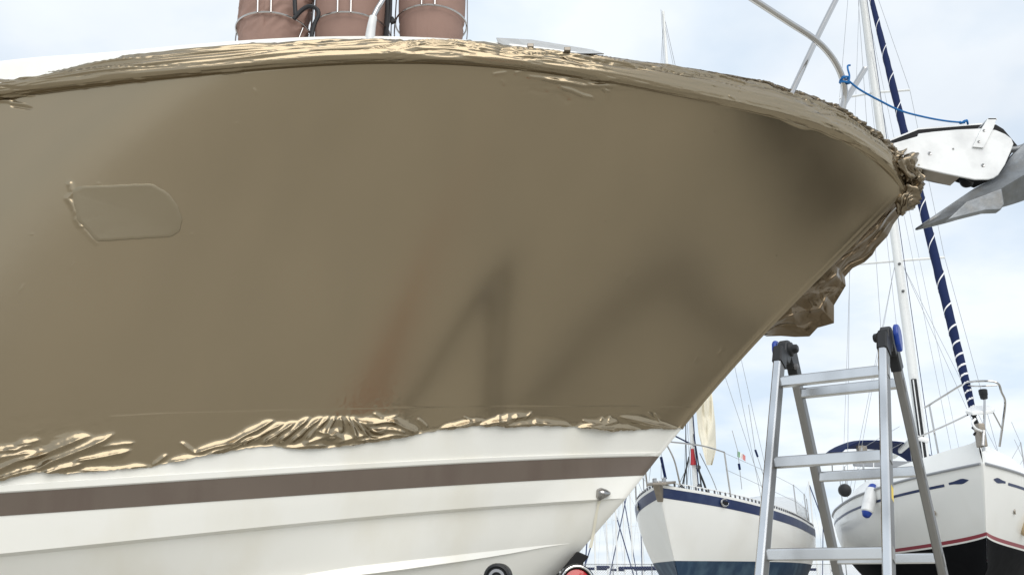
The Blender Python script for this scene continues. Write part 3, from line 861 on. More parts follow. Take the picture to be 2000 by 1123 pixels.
for k, (sc_, hh) in enumerate([(1.0, -0.03), (1.0, 0.003), (0.9, 0.014), (0.72, 0.024), (0.45, 0.031), (0.15, 0.033)]):
    rows.append([c0 + nrm * hh + xa * (p[0] * sc_) + ya * (p[1] * sc_) for p in outl])
sf.grid(np.array(rows), closed=True)
sf.f.append(tuple(range(sf.n - 28, sf.n)))
clam = sf.build('water_intake_cover', M['dark_chrome'], boat, angle=60)
for (a_, b_) in ((-9, 6), (13, 3), (-6, -9)):
    s_ = MB(); s_.lathe(c0 + nrm * 0.012 + xa * a_ * PXM + ya * b_ * PXM, nrm, [(0, .005), (.004, .005), (.005, .003)], 8); s_.build('screw', M['steel_dark'], clam)
# rust run below it
rs = MB(); pts = []
ry = np.linspace(978, 1078, 24)
for w_ in (-1, 1):
    L_ = []
    for y_ in ry:
        wd_ = 3.4 + 1.5 * vn(y_ / 9, 0.0, 4) - 1.2 * (y_ - 978) / 100
        x_ = 1170 - 0.18 * (y_ - 978) + 1.5 * vn(y_ / 20, 1.0, 4)
        aq = np.linspace(0.001, 0.25, 250)
        L_.append((x_ + w_ * wd_, y_))
    pts.append(L_)
def on_low(px, py):
    """point of the bottom panel seen at px, py"""
    aq, qq = np.meshgrid(np.linspace(0.004, 0.16, 80), np.linspace(0, 0.9, 60))
    P = panel(aq.ravel(), qq.ravel()); x, y = image_px(P)
    k = int(np.argmin((x - px) ** 2 + (y - py) ** 2))
    r = ray(px, py); t = P[k, 1] / r[1]
    return r * t + V3((0, 0, CAM_H))
G_ = np.array([[on_low(*p) + V3((0, -0.003, 0)) for p in L_[::3]] for L_ in pts])
rs.grid(G_); rs.build('rust_run', M['rust'], boat)

# hatch lid lying raised on the foredeck
hp = [(969, 74), (1040, 78), (1105, 90), (1160, 98), (1181, 105), (1110, 105), (1040, 100), (1000, 95), (973, 84)]
Ph = at([p[0] for p in hp], [p[1] for p in hp], np.array([4.0, 4.25, 4.35, 4.3, 4.05, 4.02, 3.98, 3.96, 3.96]))
hl = MB(); hl.plate(Ph, (0.0, 0.03, 0.012))
hatch = hl.build('hatch_lid', M['hatch'], boat, smooth=False, bevel=0.004)
for (a, b) in ((1036, 91), (1108, 98)):
    s_ = MB(); p = at(a, b, 3.975); s_.box(p, (.016, 0, 0), (0, .012, 0), (0, 0, .010)); s_.build('hinge', M['lead'], hatch, smooth=False, bevel=0.003)

# pulpit of stainless tube
pr = MB(); pr.tube(pxs([(790, -150, 3.92), (1000, -145, 4.0), (1200, -118, 4.13), (1320, -82, 4.25), (1395, -45, 4.35), (1440, -20, 4.40), (1475, 2, 4.44), (1540, 44, 4.52), (1592, 78, 4.60), (1625, 113, 4.68), (1644, 150, 4.74), (1650, 185, 4.79), (1643, 226, 4.82)], 4.6, 110), 0.0185, 14)
pulpit = pr.build('pulpit_rail', M['inox'], boat)
pr = MB(); pr.tube(spline([at(1300, -190, 6.1), at(1520, -185, 5.85), at(1650, -150, 5.5), at(1672, -90, 5.15), at(1655, -45, 4.98), at(1600, 66, 4.78), at(1544, 186, 4.56)], 80), 0.017, 14)
pr.build('pulpit_brace', M['inox'], boat)
pr = MB(); pr.tube(spline([at(1690, 133, 5.30), at(1686, 141, 5.29), at(1665, 175, 5.22), at(1636, 224, 5.1)], 24), np.concatenate([[.006, .015], np.full(22, .019)]), 14)
pr.build('pulpit_stub', M['inox'], boat)
# the rail running aft of the pulpit, with its stanchion by the fenders
pr = MB(); pr.tube(pxs([(812, -148, 3.93), (778, -60, 3.88), (748, 0, 3.86), (735, 22, 3.86), (727, 45, 3.86), (724, 92, 3.86)], 3.86, 30), np.full(30, .0135), 12)
stn = pr.build('stanchion', M['inox'], boat)
pr = MB(); pr.tube(pxs([(729, 34, 3.86), (724, 62, 3.86), (721, 94, 3.86)], 3.86, 12), np.linspace(.019, .027, 12), 12)
pr.build('socket', M['poly'], stn)

# fender racks
def ring(cx, yf, rpx, Y, tilt=0.30, n=64, r=0.0042):
    """hoop round a fender: level circle whose front is seen at cx, yf"""
    cen = at(cx, yf, Y)
    rad_ = rpx * (Y * math.cos(TH) + (cen[2] - CAM_H) * math.sin(TH)) / FPX
    c_ = cen + V3((0, rad_, 0))
    return [c_ + V3((rad_ * math.sin(t), -rad_ * math.cos(t), 0)) for t in np.linspace(0, 2 * math.pi, n)], c_, rad_
FEND = [(516, 76, 70, 'folded'), (672, 74, 76, 'smooth'), (836, 70, 68, 'smooth')]
fender_specs = []
for (cx_, wtop, rp, kind) in FEND:
    Yf = 3.98
    pts, c_, rad_ = ring(cx_, 24 if kind != 'smooth' or cx_ < 700 else 10, rp + 4, Yf)
    b = MB(); b.tube(pts, 0.0045, 8, cap=False)
    rack = b.build('fender_rack', M['inox'], boat)
    pts2, _, _ = ring(cx_, -80, rp + 4, Yf)
    b = MB(); b.tube(pts2, 0.0045, 8, cap=False); b.build('hoop', M['inox'], rack)
    for o_ in (-13, 13):
        b = MB(); b.tube([at(cx_ + o_, 25 if cx_ < 700 else 10, Yf - 0.006), at(cx_ + o_ + 2, -80, Yf - 0.006)], 0.0045, 8); b.build('rod', M['inox'], rack)
    for sgn in (-1, 1):
        e = c_ + V3((sgn * rad_, 0, 0))
        b = MB(); b.tube(spline([e + V3((0, 0, .25)), e + V3((sgn * .004, 0, .02)), e + V3((sgn * .004, 0, -.06)), e + V3((-sgn * .01, 0, -.2))], 16), 0.0035, 6); b.build('leg', M['inox'], rack)
    fender_specs.append((cx_, c_, rad_, kind, rp))

# straps and lines between the racks
def line_part(name, pts, r, m, n=24, parent=boat, Y=4.05):
    b = MB(); b.tube(pxs(pts, Y, n), r, 8); return b.build(name, m, parent)
line_part('strap', [(574, 38), (588, 22), (604, 13), (618, 18), (622, 30), (614, 48), (609, 70), (606, 90)], 0.011, M['black'], Y=3.93)
line_part('strap', [(575, -20), (576, 10), (577, 30)], 0.011, M['black'], Y=3.98)
line_part('strap', [(756, -20), (757, 20), (754, 60), (752, 92)], 0.012, M['black'], Y=4.12)
line_part('strap', [(765, -20), (762, 30), (757, 60), (760, 92)], 0.006, M['black'], Y=4.0)
line_part('cord', [(596, -20), (597, 30), (594, 55), (600, 92)], 0.008, M['black'], Y=4.2)
line_part('cord', [(592, 55), (586, 70), (580, 86)], 0.003, M['inox'], Y=3.98)
b = MB(); b.box(at(766, 41, 4.02), (.012, 0, .006), (0, .01, 0), (-.008, 0, .014)); b.build('buckle', M['black'], boat, bevel=0.003)

# bow roller: two cheek plates, rubber, strap
def poly_at(lst, Y): return at([p[0] for p in lst], [p[1] for p in lst], Y)
cheek = [(1700, 292), (1734, 283), (1793, 266), (1794, 261), (1825, 257), (1870, 253), (1916, 251), (1945, 254), (1964, 262), (1976, 271), (1980, 281), (1974, 297), (1963, 322), (1950, 342), (1941, 348), (1931, 351), (1904, 351), (1845, 339), (1779, 324), (1720, 315)]
cb = MB(); cb.plate(poly_at(cheek, 5.015), (0, 0.014, 0))
roller = cb.build('bow_roller', M['poly'], boat, smooth=False, bevel=0.005)
far = [(1690, 290), (1729, 278), (1760, 265), (1794, 252), (1860, 246), (1921, 242), (1945, 243), (1960, 252), (1988, 285), (1975, 301), (1950, 345), (1904, 366), (1840, 345), (1779, 333), (1715, 318)]
cb = MB(); cb.plate(poly_at(far, 5.17), (0, 0.014, 0)); cb.build('far_cheek', M['rubber'], roller, smooth=False, bevel=0.003)
cb = MB(); cb.plate(poly_at([(1727, 277), (1794, 250.5), (1921, 240.5), (1945, 242), (1944, 244), (1921, 243.2), (1794, 253.5), (1728, 280)], 5.165), (0, 0.02, 0)); cb.build('rim', M['poly'], roller, smooth=False)
# floor of the roller channel, seen from below
lo = [(1720, 315), (1779, 324), (1845, 339), (1876, 345)]
e1 = poly_at(lo, 5.032); e2 = e1 + V3((0, 0.136, 0.0))
cb = MB(); cb.plate(np.vstack([e1, e2[::-1]]), (0, 0, 0.012)); cb.build('channel_floor', M['lead'], roller, smooth=False)
cb = MB(); p_ = at(1905, 349, 5.04); cb.lathe(p_ + V3((0, 0, 0.028)), (0, 1, 0), [(0, .036), (.02, .042), (.06, .026), (.10, .042), (.12, .036)], 20); cb.build('roller_wheel', M['rubber'], roller)
strap = [(1930, 231), (1947, 231), (1941, 250), (1921, 289), (1900, 287), (1917, 252)]
cb = MB(); cb.plate(poly_at(strap, 5.003), (0, 0.010, 0)); sp = cb.build('keeper_strap', M['poly'], roller, smooth=False, bevel=0.002)
cb = MB(); q = poly_at([(1930, 231), (1947, 231)], 5.003); cb.plate([q[0], q[1], q[1] + V3((0.012, .18, .01)), q[0] + V3((0.012, .18, .01))], (0, 0, -0.009)); cb.build('strap_top', M['poly'], sp, smooth=False)
def screw(px, py, Y, r, parent):
    b = MB(); p = at(px, py, Y); b.lathe(p, (0, -1, 0), [(-.002, r), (.001, r), (.0025, r * .8), (.001, r * .45), (.001, .0)], 14); s = b.build('screw', M['inox'], parent)
    b = MB(); b.lathe(p, (0, -1, 0), [(.0012, r * .42), (.0018, r * .42)], 8); b.build('socket', M['steel_dark'], s)
for (a, b_) in ((1816, 300), (1920, 323)): screw(a, b_, 5.013, 0.0115, roller)
screw(1862, 291, 5.013, 0.006, roller)
for (a, b_) in ((1922, 255), (1912, 277)): screw(a, b_, 5.001, 0.0085, sp)

# ================================================================== ANCHOR
anchor = empty('anchor', tuple(at(1960, 350, 5.1)), 0, 'grey galvanised plough anchor hanging under the white bow roller', 'anchor')
ridge = np.array([at(1792, 447, 5.10), at(1850, 424, 5.01), at(1905, 399, 4.97), at(1958, 367, 4.95), at(2010, 336, 4.94), at(2090, 288, 4.95), at(2190, 255, 5.05)])
upper = np.array([at(1794, 443, 5.10), at(1850, 405, 5.07), at(1905, 368, 5.06), at(1950, 342, 5.06), at(1985, 296, 5.06), at(2080, 225, 5.06), at(2188, 240, 5.07)])
lower = np.array([at(1796, 448, 5.105), at(1850, 435, 5.08), at(1905, 419, 5.09), at(1957, 405, 5.09), at(2010, 388, 5.09), at(2090, 352, 5.09), at(2188, 268, 5.09)])
ub = mirror(upper[None])[0] + V3((0, .03, 0)); 
def rs6(P, n=30): return spline(P, n)
a_u, a_r, a_l = rs6(upper), rs6(ridge), rs6(lower)
flb = MB()
rowsA = [a_u, 0.66 * a_u + 0.34 * a_r + V3((0, 0.012, 0)), 0.33 * a_u + 0.67 * a_r + V3((0, 0.008, 0)), a_r, 0.5 * a_r + 0.5 * a_l + V3((0, .006, 0)), a_l]
back = [p + V3((0, 0.03, 0.006)) for p in rowsA[::-1]]
flb.grid(np.array(rowsA + back + [rowsA[0]]))
flb.build('fluke', M['galv'], anchor, angle=30)
bl = MB(); blp = [(1888, 394), (1957, 368), (1962, 399), (1955, 410), (1926, 411), (1850, 430)]
bl.plate(poly_at(blp, 4.945), (0, 0.06, 0)); bl.build('ballast_block', M['galv'], anchor, smooth=False, bevel=0.006)
bl = MB(); bl.tube(spline([at(2050, 262, 5.10), at(1985, 292, 5.10), at(1930, 285, 5.10), at(1830, 276, 5.10), at(1770, 280, 5.10)], 30), .02, 10); bl.build('shank', M['galv'], anchor)

# ================================================================== BLUE ROPE
rope = empty('rope', tuple(at(1650, 158, 4.75)), 0, 'thin bright blue rope tied from the steel pulpit to the anchor roller', 'rope')
b = MB(); b.tube(pxs([(1657, 158, 4.73), (1680, 176, 4.76), (1720, 198, 4.82), (1760, 217, 4.88), (1810, 230, 4.95), (1850, 237, 5.0), (1884, 240, 5.06)], 4.9, 60), 0.0058, 8)
b.build('line', M['rope'], rope)
for k in range(3):
    c_ = at(1649.5, 153 + 4.5 * k, 4.745)
    t = np.linspace(0, 2 * math.pi, 33)
    tilt = 0.25 + 0.1 * k
    P = [c_ + V3((0.0255 * math.cos(a), 0.0255 * math.sin(a), 0.012 * math.cos(a + 1.2) * (1 if k % 2 else -1) * tilt * 2)) for a in t]
    b = MB(); b.tube(P, 0.0062, 8, cap=False); b.build('turn', M['rope'], rope)
b = MB(); b.tube(pxs([(1658, 160, 4.72), (1659, 148, 4.72), (1656, 136, 4.72), (1656, 129, 4.73), (1661, 128, 4.73)], 4.72, 24), 0.0055, 8); b.build('tail', M['rope'], rope)
b = MB(); kp = []
for t in np.linspace(0, 4 * math.pi, 50): kp.append(at(1884 + 8 * math.cos(t * .5), 239 + 1.6 * math.sin(t * 1.7), 5.06) + V3((0, .012 * math.cos(t), 0.003 * math.sin(t * 2))))
b.tube(kp, 0.0058, 8); b.build('knot', M['rope'], rope)

# ================================================================== FENDERS
for i, (cx_, c_, rad_, kind, rp) in enumerate(fender_specs):
    zb = float(c_[2]) - 0.30; zt = float(c_[2]) + 0.75
    Rf = rad_ - 0.012
    lab = ['round fender in a creased brown cloth cover gathered into folds', 'round fender in smooth brown cloth between the other two', 'round fender in smooth brown cloth, the one nearest the hatch lid'][i]
    f = empty('fender', (float(c_[0]), float(c_[1]), zb), 0, lab, 'fender', 'brown covered fenders racked on the foredeck')
    prof = [(0.0, 0.02), (0.03, .55), (0.10, .76), (0.20, .90), (0.30, .975), (0.42, 1.0), (0.75, 1.0), (0.9, .93), (1.0, .7), (1.05, .1)]
    ZZ = np.linspace(0, 1.05, 120); RR = np.interp(ZZ, [p[0] for p in prof], [p[1] for p in prof]) * Rf
    RR = np.convolve(np.pad(RR, 4, mode='edge'), np.ones(9) / 9, 'valid')
    AN = np.linspace(0, 2 * math.pi, 140, endpoint=False)
    zz, an = np.meshgrid(ZZ, AN, indexing='ij')
    rr_ = RR[:, None] + 0 * an
    if kind == 'folded':
        # gathered at the hoop: folds fan out below, swags above
        below = sstep(0.33, 0.10, zz)
        rr_ = rr_ + below * 0.014 * ridged(an * 2.2 + 0.5 * np.sin(zz * 9), zz * 2.0, 5, 3) + (1 - below) * 0.016 * ridged(zz * 15 - an * 1.6 + 0.7 * vn(an * 2, zz * 6, 8), an * 1.2, 9, 3)
    else:
        rr_ = rr_ + 0.002 * fbm(an * 2, zz * 4, 12 + i, 3) - 0.006 * np.exp(-((zz - 0.30) / 0.012) ** 2)
        for sa in (0.5, 2.6, 4.7): rr_ = rr_ + 0.0035 * np.exp(-((np.mod(an - sa - (0.6 if i == 2 else 0.0), 2 * math.pi) - 0.6) / 0.02) ** 2)
    G = np.stack([c_[0] + rr_ * np.sin(an), c_[1] - rr_ * np.cos(an), zb + zz], -1)
    G = np.concatenate([G, G[:, :1]], 1)
    big_grid('cloth_cover', G, M['cover'], f)
    b = MB(); b.lathe((c_[0], c_[1], zb + 1.04), (0, 0, 1), [(0, .03), (.05, .03), (.07, .015)], 12); b.build('eye', M['navy_cloth'], f)

# ================================================================== TRAILER
tr = empty('boat_trailer', (-2.5, YC, 0), 0, 'dark steel boat trailer under the motor boat, its round red lamp and black roller showing', 'trailer')
for s in (-1, 1):
    b = MB(); b.box((-3.2, YC + s * 0.75, 0.42), (3.6, 0, 0), (0, .05, 0), (0, 0, .07)); b.build('side_beam', M['galv'], tr, smooth=False, bevel=.01)
for x in (-6.2, -3.6, -1.2, 0.3):
    b = MB(); b.box((x, YC, 0.30), (.05, 0, 0), (0, .80, 0), (0, 0, .05)); b.build('cross_beam', M['galv'], tr, smooth=False, bevel=.01)
for x in (-4.6, -3.8):
    for s in (-1, 1):
        b = MB(); b.lathe((x, YC + s * 1.05 - .1, 0.33), (0, 1, 0), [(0, .20), (.0, .30), (.03, .33), (.17, .33), (.2, .30), (.2, .2)], 28); wl = b.build('wheel', M['rubber'], tr)
        b = MB(); b.lathe((x, YC + s * 1.05 - .09, 0.33), (0, 1, 0), [(0, .19), (.03, .18), (.15, .18), (.18, .19)], 20); b.build('rim', M['galv'], wl)
# roller on an upright, in front of the bottom panel
rp_ = at(970, 1124, 4.35); rc = V3((rp_[0], 4.35, rp_[2] - 0.008))
b = MB(); b.lathe(rc, (-0.15, -1, -0.05), [(-.10, .050), (-.09, .060), (-.012, .063), (.0, .059), (.004, .050), (-.004, .044), (-.004, .018), (.006, .016), (.008, 0.0)], 30); rl = b.build('keel_roller', M['plastic'], tr, angle=30)
b = MB(); b.lathe(rc + V3((0, -0.005, 0)), (-0.15, -1, -0.05), [(.004, .038), (.007, .036), (.008, .026), (.004, .024)], 20, cap=False); b.build('hub', M['grey_house'], rl)
b = MB(); b.tube([rc + V3((0, .07, -.02)), V3((rc[0], 4.42, .35))], .028, 10); b.tube([V3((rc[0], 4.42, .40)), V3((rc[0], YC - .75, .42))], .028, 10); b.build('roller_post', M['galv'], tr)
lp = at(1127, 1139, 4.25); lc = V3((lp[0], 4.25, lp[2]))
ax_l = (0.12, -1, 0.03)
b = MB(); b.lathe(lc, ax_l, [(-.07, .055), (-.06, .078), (-.004, .084), (.010, .082), (.014, .076), (.010, .066), (.002, .062)], 32, cap=False); lamp = b.build('tail_lamp', M['plastic'], tr, angle=35)
b = MB(); b.lathe(lc, ax_l, [(-.01, .062), (.004, .060), (.010, .046), (.013, .02), (.0135, 0.0)], 28); b.build('lens', M['red_lens'], lamp)
b = MB(); b.lathe(lc, ax_l, [(.0145, .077), (.0165, .073), (.0145, .069)], 32, cap=False); b.build('bezel', M['chrome'], lamp)
b = MB(); b.tube([lc + V3((0, .05, -.03)), V3((lc[0], 4.35, .40)), V3((lc[0] - .1, YC - .72, .42))], .022, 10); b.build('lamp_post', M['galv'], tr)
# rubber bow stop ahead of the stem
bs = [(1128, 1076), (1151, 1086), (1140, 1098), (1137, 1110), (1142, 1126), (1075, 1150), (1060, 1150), (1098, 1112)]
b = MB(); b.plate(poly_at(bs, 4.98), (0, 0.24, 0)); b.build('bow_stop', M['rubber'], tr, smooth=False, bevel=.006)
b = MB(); b.tube([V3((0.36, YC, 1.50)), V3((0.42, YC, 1.0)), V3((0.30, YC, .34))], .04, 10); b.build('winch_post', M['steel_dark'], tr)
for (a, c2) in (((1092, 1118), (1118, 1123)), ((1098, 1112), (1112, 1128))):
    b = MB(); b.tube([at(*a, 4.9), at(*c2, 4.9)], .012, 8); b.build('bracket', M['galv'], tr)

# ================================================================== LADDER
LX, LY, LH, LPHI = 1.1008, 3.0535, 2.4147, 0.5803
LW, LFL, LSP, LOFF, LT0 = 0.3388, 0.0082, 0.484, 0.03, 0.1813
lad = empty('stepladder', (LX, LY, 0), 0, 'scuffed aluminium folding stepladder with black hinges and blue locking levers', 'ladder')
wd = V3((math.cos(LPHI), -math.sin(LPHI), 0)); bk = V3((math.sin(LPHI), math.cos(LPHI), 0)); up = V3((0, 0, 1))
def lad_pt(front, side, d):
    s = -1 if side == 'l' else 1
    a = -LSP if front else LSP
    o = -LOFF if front else LOFF
    return V3((LX, LY, LH)) + wd * (LW / 2 + LFL * d) * s + bk * (o + a * d) - up * d
DMAX = LH - 0.02
for front in (True, False):
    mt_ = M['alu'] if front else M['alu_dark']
    for side in 'lr':
        p0, p1 = lad_pt(front, side, 0.075), lad_pt(front, side, DMAX)
        ax = (p1 - p0); Ls = np.linalg.norm(ax); ax /= Ls
        side_v = wd - ax * np.dot(wd, ax); side_v /= np.linalg.norm(side_v)
        nv = np.cross(side_v, ax)
        b = MB(); b.box((p0 + p1) / 2, side_v * 0.0125, nv * 0.027, ax * Ls / 2, bev=0.004)
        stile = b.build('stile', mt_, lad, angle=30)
        b = MB(); b.box(p1 - ax * .02, side_v * 0.018, nv * 0.033, ax * 0.05, bev=0.006); b.build('foot', M['plastic'], stile)
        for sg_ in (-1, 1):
            b = MB(); b.box((p0 + p1) / 2 + side_v * 0.0127 * sg_ + ax * .02, side_v * 0.0005, nv * 0.0195, ax * (Ls / 2 - .03)); b.build('web', M['alu_web'], stile, smooth=False)  # thin dark strips painting shade onto both side faces of the stile
        # rung sockets on the outer face of the stile
        for k in range(8):
            d = LT0 + 0.28 * k + 0.012
            if d > DMAX - .1: break
            sg_ = -1 if side == 'l' else 1
            c = lad_pt(front, side, d) + side_v * 0.0125 * sg_
            b = MB(); b.box(c, side_v * 0.0025, nv * 0.013, ax * 0.020, bev=0.001); b.build('rung_end', M['alu_dark'], stile, smooth=False)
    for k in range(8):
        d = LT0 + 0.28 * k
        if d > DMAX - .1: break
        l, r_ = lad_pt(front, 'l', d), lad_pt(front, 'r', d)
        ax = r_ - l; Lr = np.linalg.norm(ax); ax /= Lr
        b = MB(); b.box((l + r_) / 2 - up * 0.008, bk * 0.0165, up * 0.0165, ax * (Lr / 2 - 0.012), bev=0.004)
        rg = b.build('rung', mt_ if front else M['alu'], lad, angle=30)
        tn = MB()
        for o in (-0.010, -0.003, 0.004, 0.011):
            tn.box((l + r_) / 2 + up * 0.0093 + bk * o, bk * 0.0013, up * 0.0012, ax * (Lr / 2 - 0.02))
        tn.build('tread', M['alu_dark'], rg, smooth=False, kind='stuff')
for side in 'lr':
    s = -1 if side == 'l' else 1
    c = V3((LX, LY, LH - 0.052)) + wd * LW / 2 * s
    hb = MB()
    prof = [(-.054, -.060), (-.054, -.012), (-.040, .018), (-.018, .034), (.010, .036), (.034, .024), (.052, -.004), (.060, -.05), (.034, -.070), (.006, -.035), (-.018, -.062)]
    hb.plate([c - wd * 0.0165 + bk * x * .9 + up * z * .92 for x, z in prof], wd * 0.033)
    hinge = hb.build('hinge', M['plastic'], lad, smooth=False, bevel=0.005)
    for f_, dd_ in ((True, 0.07), (False, 0.07)):
        p0 = lad_pt(f_, side, 0.065); p1 = lad_pt(f_, side, 0.125); ax = p1 - p0; ax /= np.linalg.norm(ax)
        b = MB(); sv = wd; nv = np.cross(sv, ax); b.box((p0 + p1) / 2, sv * 0.0165, nv * 0.030, ax * 0.030 if f_ else ax * 0.055, bev=0.005); b.build('sleeve', M['plastic'], hinge)
    ins = c - wd * s * 0.018
    b = MB(); b.lathe(ins + bk * 0.0, -wd * s, [(-.002, .026), (.006, .024), (.010, .016), (.022, .015), (.026, .010)], 18); b.build('pivot', M['plastic'], hinge)
    b = MB(); b.lathe(ins + bk * 0.035 - up * 0.055, -wd * s, [(-.002, .011), (.008, .010), (.011, .004)], 12); b.build('bolt', M['steel_dark'], hinge)
    oc = c + wd * s * 0.020
    pl = [(-.030, .030), (-.012, .042), (.010, .044), (.034, .032), (.044, .006), (.038, -.030), (.020, -.062), (-.002, -.066), (-.022, -.040), (-.036, 0.0)]
    b = MB(); b.plate([oc + wd * s * 0.004 + bk * x * .85 + up * z * .85 for x, z in pl], wd * s * 0.017); b.build('locking_lever', M['blue_plastic'], hinge, smooth=False, bevel=0.006)
# small yellow sticker on the near stile
p0 = lad_pt(True, 'r', 0.58); ax = lad_pt(True, 'r', 0.9) - p0; ax /= np.linalg.norm(ax); nv = np.cross(wd, ax); nv /= np.linalg.norm(nv)
b = MB(); b.box(p0 + wd * 0.0128 + nv * 0.006 * (1 if nv[1] > 0 else -1), wd * 0.0006, nv * 0.012, ax * 0.022); b.build('sticker', M['yellow'], lad, smooth=False)

# ================================================================== SAILING YACHTS ON THE HARD
def lin(pts):
    x = np.array([p[0] for p in pts], float); y = np.array([p[1] for p in pts], float)
    return lambda s: np.interp(s, x, y)
def smooth_lin(pts):
    P = np.array(pts, float)
    xs = np.linspace(P[0, 0], P[-1, 0], 200); ys = np.interp(xs, P[:, 0], P[:, 1])
    for _ in range(3): ys = np.convolve(np.pad(ys, 9, mode='reflect', reflect_type='odd'), np.ones(19) / 19, 'valid')
    return lambda s: np.interp(s, xs, ys)
class Yacht:
    """x aft from the stem head, y to the side, z above ground; all in the yacht's own frame"""
    def __init__(s, L, b, zs, zb, rake, ns=70, p=2.3, k=1.7):
        s.L, s.b, s.zs, s.zb, s.rake, s.p, s.k = L, b, zs, zb, rake, p, k
        s.S = L * np.linspace(0, 1, ns) ** 1.6
    def pt(s, S, z):
        S = np.asarray(S, float)
        zs, zb = s.zs(S), s.zb(S)
        h = np.clip((zs - z) / (zs - zb), 0, 1)
        fine = np.clip(S / (0.35 * s.L), 0, 1)
        p = 1.25 + (s.p - 1.25) * fine; k = 1.0 + (s.k - 1.0) * fine
        y = s.b(S) * (1 - h ** p) ** (1 / k) + 0.015 * np.clip(1 - h * 0.9, 0, 1) * (S > 0)
        x = S + s.rake * h ** 1.15 * np.exp(-S / (0.25 * s.L))
        return x, y, np.broadcast_to(z, S.shape)
    def rows(s, zf0, zf1, n, out=0.0):
        rows = []
        for t in np.linspace(0, 1, n):
            z = zf0(s.S) * (1 - t) + zf1(s.S) * t
            x, y, z = s.pt(s.S, z)
            rows.append(np.stack([x, y + out, z], -1))
        return np.array(rows)
    def band(s, name, zf0, zf1, n, m, root, out=0.0, end=True):
        G = s.rows(zf0, zf1, n, out); Gm = G.copy(); Gm[..., 1] *= -1
        b = MB(); b.grid(G); b.grid(Gm)
        if end:
            e = np.vstack([G[:, -1], Gm[::-1, -1]]); b.add(e, [tuple(range(len(e)))])
        return b.build(name, m, root, local=True, angle=40)
def tubeL(name, pts, r, m, root, n=8, sm=None, cap=True):
    if m is M['wire']: r = r * 0.62
    b = MB(); b.tube(spline(pts, sm) if sm else np.array(pts, float), r, n, cap); return b.build(name, m, root, local=True)
def tubeW(name, pts, r, m, root, n=8, sm=None):
    b = MB(); b.tube(spline(pts, sm) if sm else np.array(pts, float), r, n); return b.build(name, m, root)

# --- yacht with the navy sheer band (seen between the hull and the ladder)
p_ = at(1290, 946, 13.5)
yA = empty('sailing_yacht', (p_[0], p_[1], 0), R(90 - 26), 'white sailing yacht ashore with a navy band under its toe rail and navy bottom', 'sailing yacht', roll=R(-0.6))
zbow = float(p_[2])
A_ = Yacht(9.2, smooth_lin([(0, 0), (.5, .40), (1.2, .78), (2.2, 1.10), (3.2, 1.26), (4.5, 1.29), (6.5, 1.15), (8.2, .88), (9.2, .7)]),
           smooth_lin([(0, zbow), (1.5, zbow - .15), (3, zbow - .26), (5, zbow - .34), (7, zbow - .33), (9.2, zbow - .26)]),
           smooth_lin([(0, 1.42), (1, 1.16), (3, .86), (5, .84), (7, 1.12), (9.2, 1.68)]), 0.85)
A_.band('navy_band', lambda S: A_.zs(S) - .04, lambda S: A_.zs(S) - .18, 4, M['navy'], yA, 0.004, end=False)
A_.band('hull', lambda S: A_.zs(S), lambda S: 0 * S + 1.845, 16, M['yacht_white'], yA)
A_.band('antifouling', lambda S: 0 * S + 1.845, lambda S: A_.zb(S), 14, M['navy_bottom'], yA, 0.003)
d_ = A_.rows(lambda S: A_.zs(S), lambda S: A_.zs(S), 2)[0]
dm = d_.copy(); dm[:, 1] *= -1; cen = d_.copy(); cen[:, 1] = 0; cen[:, 2] += .06
b = MB(); b.grid(np.array([d_, cen, dm])); b.build('deck', M['yacht_white'], yA, local=True)
# perforated toe rail: cap strip on many short posts
for sgn in (1, -1):
    e = d_.copy(); e[:, 1] = sgn * np.maximum(e[:, 1] - .03, 0)
    b = MB(); b.tube(e[1:] + V3((0, 0, .055)), .011, 5); b.build('toe_rail', M['poly'], yA, local=True)
    b = MB()
    ss = np.arange(.25, 9.0, .11)
    for s_ in ss:
        x = np.interp(s_, d_[:, 0], d_[:, 0]); y = np.interp(s_, d_[:, 0], e[:, 1]); z = np.interp(s_, d_[:, 0], e[:, 2])
        b.box((x, y, z + .026), (.026, 0, 0), (0, .008, 0), (0, 0, .028))
    b.build('toe_rail_post', M['rail_wood'], yA, local=True, smooth=False, kind='stuff')
kb = MB(); kb.plate([(3.3, -.09, .95), (5.4, -.09, .95), (5.2, -.09, .02), (3.9, -.09, .02)], (0, .18, 0)); kb.build('keel', M['navy_bottom'], yA, local=True, smooth=False, bevel=.03)
# coachroof and spray dodger
cr_ = [(2.6, .35, 0), (2.9, .75, .0), (6.3, .95, 0)]
cz = lambda s: float(A_.zs(np.array(s)))
b = MB(); prof = []
for (x, hw, hh) in ((2.4, .30, .03), (3.0, .55, .12), (4.2, .70, .20), (6.4, .75, .24)):
    z = cz(x); prof.append([(x, -hw - .08, z + .01), (x, -hw, z + hh * .8), (x, -hw * .5, z + hh + .03), (x, 0, z + hh + .06), (x, hw * .5, z + hh + .03), (x, hw, z + hh * .8), (x, hw + .08, z + .01)])
b.grid(np.array(prof)); b.f.append(tuple(range(0, 7))); b.f.append(tuple(range(21, 28))); b.build('coachroof', M['yacht_white'], yA, local=True, angle=30)
b = MB(); prof = []
for (x, hw, hh) in ((6.5, .80, .24), (6.8, .85, .50), (7.2, .88, .64), (7.6, .88, .64)):
    z = cz(x); prof.append([(x + .1, -hw, z + .1), (x, -hw * .97, z + hh * .7), (x, -hw * .75, z + hh), (x, 0, z + hh + .06), (x, hw * .75, z + hh), (x, hw * .97, z + hh * .7), (x + .1, hw, z + .1)])
b.grid(np.array(prof)); b.build('spray_dodger', M['clear'], yA, local=True)
